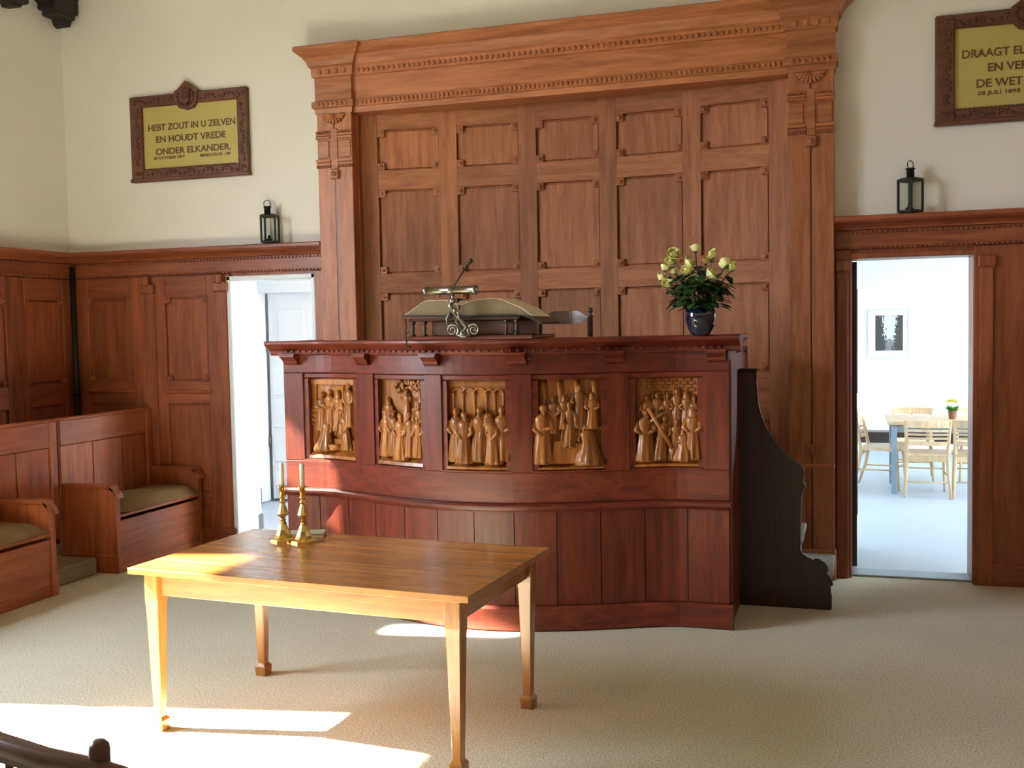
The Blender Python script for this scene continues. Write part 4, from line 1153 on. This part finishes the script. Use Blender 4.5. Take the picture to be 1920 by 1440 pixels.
def sign(x0, x1, z0, z1, lab, lines):
    xm = (x0 + x1) / 2
    s = thing('text_board', lab, 'sign', (xm, 0, (z0 + z1) / 2))
    fw_, fh_ = .115, .090
    part('field', MB().box(x0 + fw_ - .01, x1 - fw_ + .06, -.022, -.004, z0 + fh_ - .01, z1 - fh_ + .01, .001), M['gold'], s, 'gold lettered field')
    fr = MB()
    fr.box(x0, x0 + fw_, -.045, 0, z0, z1, .008); fr.box(x1 - fw_ + .03, x1, -.045, 0, z0, z1, .008)
    fr.box(x0 + fw_ - .005, x1 - fw_ + .035, -.044, 0, z1 - fh_, z1, .008); fr.box(x0 + fw_ - .005, x1 - fw_ + .035, -.044, 0, z0, z0 + fh_, .008)
    fr.box(x0 - .006, x1 + .006, -.055, 0, z0 - .006, z0 + .022, .006)
    fo = part('frame', fr, M['frame'], s)
    cvd = MB(); rn = random.Random(3)
    def leafy(x, z, a):
        c, s_ = math.cos(a), math.sin(a)
        for k in (-1, 0, 1):
            q = a + k * .7
            cvd.ball((x + .014 * math.cos(q), -.046, z + .014 * math.sin(q)), (.011, .007, .011), 6, 4)
    n = 30
    for k in range(n):
        x = x0 + .05 + (x1 - x0 - .09) * k / (n - 1)
        leafy(x, z1 - fh_ * .55, k * 1.3); leafy(x, z0 + fh_ * .60, k * 1.3 + 1)
    n = 14
    for k in range(n):
        z = z0 + .12 + (z1 - z0 - .24) * k / (n - 1)
        leafy(x0 + fw_ * .62, z, k * 1.3 + 2); leafy(x1 - fw_ * .42, z, k * 1.3)
    part('leaf_carving', cvd, M['frame'], fo, kind='stuff')
    beads = MB(); n = 22
    for k in range(n):
        z = z0 + fh_ + (z1 - z0 - 2 * fh_) * (k + .5) / n
        beads.ball((x1 - fw_ + .03, -.034, z), (.010, .010, .012), 6, 4)
    n = 34
    for k in range(n):
        x = x0 + fw_ + (x1 - x0 - 2 * fw_) * (k + .5) / n
        beads.ball((x, -.034, z0 + fh_), (.012, .010, .008), 6, 4)
    part('bead_carving', beads, M['frame'], fo, kind='stuff')
    crest = [(xm - .11, z1 - .03), (xm - .105, z1 + .005), (xm - .06, z1 + .035), (xm, z1 + .085), (xm + .06, z1 + .035), (xm + .105, z1 + .005), (xm + .11, z1 - .03), (xm + .09, z1 - fh_), (xm + .06, z1 - fh_ - .035), (xm, z1 - fh_ - .048), (xm - .06, z1 - fh_ - .035), (xm - .09, z1 - fh_)]
    cr_ = part('crest', MB().prism(crest, -.058, 0, 'Y'), M['frame'], s)
    shield = [(xm - .045, z1 + .01), (xm + .045, z1 + .01), (xm + .045, z1 - .06), (xm + .02, z1 - .095), (xm, z1 - .105), (xm - .02, z1 - .095), (xm - .045, z1 - .06)]
    ros = MB().prism(shield, -.070, -.05, 'Y')
    for k in range(16):
        a = 2 * PI * k / 16
        ros.ball((xm + .075 * math.cos(a), -.060, z1 - .04 + .07 * math.sin(a)), (.013, .009, .013), 6, 4)
    for k in range(4): ros.box(xm - .036 + k * .02, xm - .024 + k * .02, -.076, -.068, z1 - .06, z1, .002)
    part('shield', ros, M['frame'], cr_)
    for (t, w, h, x, z) in lines:
        text_mesh(t, w, h, x, z, -.0225, 'lettering', s, 1.0, .018)
sign(-5.528, -4.448, 2.925, 3.600, 'left carved text board with gold field above the left door', [
    ('HEBT ZOUT IN U ZELVEN', .800, .050, -5.367, 3.322),
    ('EN HOUDT VREDE', .640, .050, -5.297, 3.227),
    ('ONDER ELKANDER.', .690, .050, -5.303, 3.130),
    ('28 OCTOBER 1877', .290, .022, -5.325, 3.093),
    ('MARCUS IX : 50', .270, .022, -4.890, 3.090)])
sign(.510, 1.585, 2.925, 3.605, 'right carved text board with gold field cut by the right edge of the photo', [
    ('DRAAGT ELKANDERS', .660, .050, .668, 3.330),
    ('EN VERVULT', .400, .050, .818, 3.238),
    ('DE WET VAN', .430, .050, .752, 3.143),
    ('28 JULI 1895', .245, .023, .757, 3.096)])

# ------------------------------------------------------------------ lanterns on the wainscot cornice
def lantern(x, rot, w, lab, cx=0):
    t = thing('lantern', lab, 'lantern', (x, -.092, ZD), rot, 'black iron lanterns on the panelling')
    h = w / 2; H = .212
    part('base', MB().box(-h, h, -h, h, .006, .022, .004).box(-h * .7, h * .7, -h * .7, h * .7, 0, .006, .001), M['iron'], t, local=True)
    for sx in (-1, 1):
        for s_ in (-1, 1):
            part('corner_post', MB().box(sx * (h - .007) - .007, sx * (h - .007) + .007, s_ * (h - .007) - .007, s_ * (h - .007) + .007, .02, H, .002), M['iron'], t, local=True)
    part('roof', MB().box(-h, h, -h, h, H - .012, H + .006, .003).sweep(None, [[(-q, -q, z), (q, -q, z), (q, q, z), (-q, q, z)] for (q, z) in ((h, H + .005), (h * .5, H + .016), (h * .36, H + .018))]), M['iron'], t, local=True)
    part('chimney', MB().lathe([(.024, 0), (.024, .050), (.030, .053), (.030, .059), (.02, .061)], cx, 0, H + .014, 16), M['iron'], t, local=True)
    part('ring', MB().tube([(cx + .027 * math.cos(a * PI / 8), .0, H + .094 + .027 * math.sin(a * PI / 8)) for a in range(17)], .003, 6), M['iron'], t, local=True)
    for (x0, x1, y0, y1) in ((-h + .012, h - .012, -h + .005, -h + .007), (-h + .012, h - .012, h - .007, h - .005), (-h + .005, -h + .007, -h + .012, h - .012), (h - .007, h - .005, -h + .012, h - .012)):
        part('pane', MB().box(x0, x1, y0, y1, .022, H - .012, 0), M['glass'], t, local=True)
    part('burner', MB().lathe([(.026, .022), (.026, .035), (.012, .040), (.010, .062), (.004, .066)], -.008, 0, 0, 12), M['iron'], t, local=True)
    return t
lantern(-4.247, .26, .122, 'black iron lantern on the panelling left of the reredos, turned nearly flat on', -.016)
lantern(.362, PI / 4 + .02, .116, 'black iron lantern above the right door, turned corner on')

# ------------------------------------------------------------------ near chair at the bottom left
nc = thing('armchair', 'dark wooden chair with a curved top rail at the bottom left corner', 'chair', (-1.35, -5.55, 0))
pts = [(-1.78, -5.50), (-1.70, -5.64), (-1.60, -5.72), (-1.50, -5.76), (-1.38, -5.775), (-1.28, -5.772), (-1.22, -5.765), (-1.17, -5.75), (-1.13, -5.72)]
zs = [.912, .942, .960, .960, .951, .944, .932, .905, .87]
hs = [.018, .025, .032, .036, .034, .028, .020, .014, .010]
rings = []
for (p, z, h) in zip(pts, zs, hs):
    rings.append([(p[0], p[1] - .014, z - h), (p[0], p[1] + .014, z - h), (p[0], p[1] + .016, z + h * .3 - .006), (p[0], p[1] + .008, z + .006), (p[0], p[1] - .008, z + .006), (p[0], p[1] - .016, z + h * .3 - .006)])
part('top_rail', MB().sweep(None, rings, True), M['nearchair'], nc)
for x in (-1.585, -1.275):
    part('back_post', MB().lathe([(.017, 0), (.021, .2), (.016, .44), (.020, .50), (.016, .88), (.019, .92), (.019, .962), (.017, .972), (.010, .979)], x, -5.757, 0, 16), M['nearchair'], nc)
for k in range(4):
    x = -1.535 + k * .068
    part('spindle', MB().tube([(x, -5.75, .44), (x, -5.768, .7), (x, -5.767, .93)], [.008, .011, .007], 8), M['nearchair'], nc)
part('seat', MB().box(-1.63, -1.22, -5.77, -5.34, .42, .452, .012), M['nearchair'], nc)
for x in (-1.60, -1.25):
    part('leg', MB().lathe([(.014, 0), (.022, .2), (.018, .42)], x, -5.37, 0, 12), M['nearchair'], nc)

# ------------------------------------------------------------------ side room furniture
def cafe_chair():
    c = thing('cafe_chair', 'x', 'chair', (0, 0, 0), 0, 'beech chairs round the side room table')
    OFF[c.name] = Vector((0, 0, 0))
    hw = .19
    for s in (-1, 1):      # back legs run up to the crest; chair faces +y, its back at y=0
        part('back_leg', MB().tube([(s * (hw + .015), -.085, 0), (s * hw, -.01, .22), (s * (hw - .01), .02, .40), (s * hw, -.015, .58), (s * (hw + .01), -.055, .735)], [.012, .016, .018, .016, .013], 8), M['beech'], c)
        part('front_leg', MB().tube([(s * (hw - .005), .39, 0), (s * (hw - .02), .36, .40)], [.011, .016], 8), M['beech'], c)
        part('stretcher', MB().tube([(s * hw, -.02, .20), (s * (hw - .01), .37, .20)], .008, 6), M['beech'], c)
    part('stretcher', MB().tube([(-hw, .375, .23), (hw, .375, .23)], .008, 6), M['beech'], c)
    part('stretcher', MB().tube([(-hw, -.03, .15), (hw, -.03, .15)], .008, 6), M['beech'], c)
    seat = [(-.19, .0), (.19, .0), (.205, .2), (.20, .36), (.16, .40), (-.16, .40), (-.20, .36), (-.205, .2)]
    part('seat', MB().prism(seat, .395, .42, 'Z'), M['beech'], c)
    part('seat_rail', MB().box(-.17, .17, .0, .02, .34, .395, .004), M['beech'], c)
    bend = lambda x, y, z: (x, y - .035 * (1 - (x / .19) ** 2), z)
    def slat(z0, z1, yb, th=.016, x0=-.185, x1=.185):
        n = 6
        return MB().sweep(None, [[(x0 + (x1 - x0) * k / n, yb, z0), (x0 + (x1 - x0) * k / n, yb + th, z0), (x0 + (x1 - x0) * k / n, yb + th - .008, z1), (x0 + (x1 - x0) * k / n, yb - .008, z1)] for k in range(n + 1)]).warp(bend)
    part('crest', slat(.675, .745, -.055, .018, -.215, .215), M['beech'], c)
    for k, z in enumerate((.635, .597, .559)):
        part('slat', slat(z, z + .022, -.042 + .010 * k, .014), M['beech'], c)
    part('lower_rail', slat(.50, .538, -.008, .016), M['beech'], c)
    part('back_post', MB().box(-.014, .014, -.062, -.048, .51, .69, .003).warp(lambda x, y, z: (x, y + (.69 - z) * .22, z)), M['beech'], c)
    return c
cc = cafe_chair()
CH = [((.700, 3.475), .0, 'pale beech chair nearest the doorway with its slatted back towards us'),
      ((1.135, 3.50), -.03, 'pale beech chair half hidden by the right side of the doorway'),
      ((.120, 4.09), -PI / 2 - .22, 'pale beech chair at the left end of the side room table'),
      ((.640, 4.90), PI, 'pale beech chair on the far side of the table, left one'),
      ((1.270, 4.90), PI, 'pale beech chair on the far side of the table behind the plant')]
for k, ((x, y), a, lab) in enumerate(CH):
    o = cc if k == 0 else copy_tree(cc)
    o.location = (x, y, -.003); o.rotation_euler = (0, 0, a); o['label'] = lab
rt = thing('dining_table', 'pale wooden table with blue grey legs in the bright side room', 'table', (1.15, 4.02, 0))
part('top', MB().box(.345, 2.05, 3.60, 4.40, .675, .712, .006), M['beech'], rt)
part('frame', MB().box(.40, 1.99, 3.64, 3.67, .61, .675, .003).box(.40, 1.99, 4.33, 4.36, .61, .675, .003), M['steel'], rt)
for x in (.408, 1.98):
    for y in (3.645, 4.35):
        part('leg', MB().box(x - .024, x + .024, y - .024, y + .024, -.003, .675, .004), M['steel'], rt)
pp = thing('potted_plant', 'little pot of yellow flowers on the side room table', 'plant', (.962, 3.95, .712))
part('pot', MB().lathe([(.030, 0), (.034, .01), (.044, .075), (.047, .080), (.042, .082), (.038, .07)], .962, 3.95, .712, 16), M['pot'], pp)
lb = MB()
for k in range(40):
    a = 6.28 * rnd.random()
    leaf_into(lb, (.962, 3.95, .785), (math.cos(a), math.sin(a), .35 + rnd.random()), .075 + .03 * rnd.random(), .018, .3)
part('leaves', lb, M['brightleaf'], pp, kind='stuff')
for k in range(9):
    a = 6.28 * k / 9 + rnd.random(); q = .045 * math.sqrt(rnd.random())
    fb = MB(); z = .875 + .03 * rnd.random()
    fb.ball((.962 + 1.3 * q * math.cos(a), 3.95 + 1.3 * q * math.sin(a), z), (.017, .017, .011), 8, 5)
    for j in range(5): fb.ball((.962 + 1.3 * q * math.cos(a) + .014 * math.cos(j * 1.257), 3.95 + 1.3 * q * math.sin(a) + .014 * math.sin(j * 1.257), z), (.009, .009, .006), 6, 4)
    part('blossom', fb, M['yellowflower'], pp)
pf = thing('framed_photograph', 'framed black and white photograph of trees on the white wall of the side room', 'picture', (.478, RRY, 1.52))
part('frame', MB().box(.215, .245, RRY - .025, RRY, 1.19, 1.855, .004).box(.712, .742, RRY - .025, RRY, 1.19, 1.855, .004).box(.245, .712, RRY - .025, RRY, 1.19, 1.22, .004).box(.245, .712, RRY - .025, RRY, 1.825, 1.855, .004), M['silverframe'], pf)
part('mount', MB().box(.243, .714, RRY - .012, RRY, 1.218, 1.827, .0), M['mat'], pf)
part('print', MB().box(.312, .655, RRY - .014, RRY - .011, 1.30, 1.765, .0), M['photo'], pf)
lg = thing('wall_bench', 'low bench with dark top edge along the far wall of the side room', 'bench', (2.0, RRY - .2, 0))
part('top', MB().box(RRX0 + .02, RRX1 - .02, RRY - .30, RRY - .002, .11, .25, .01), M['darkX'], lg)
part('base', MB().box(RRX0 + .02, RRX1 - .02, RRY - .26, RRY - .002, -.003, .11, .004), M['white'], lg)
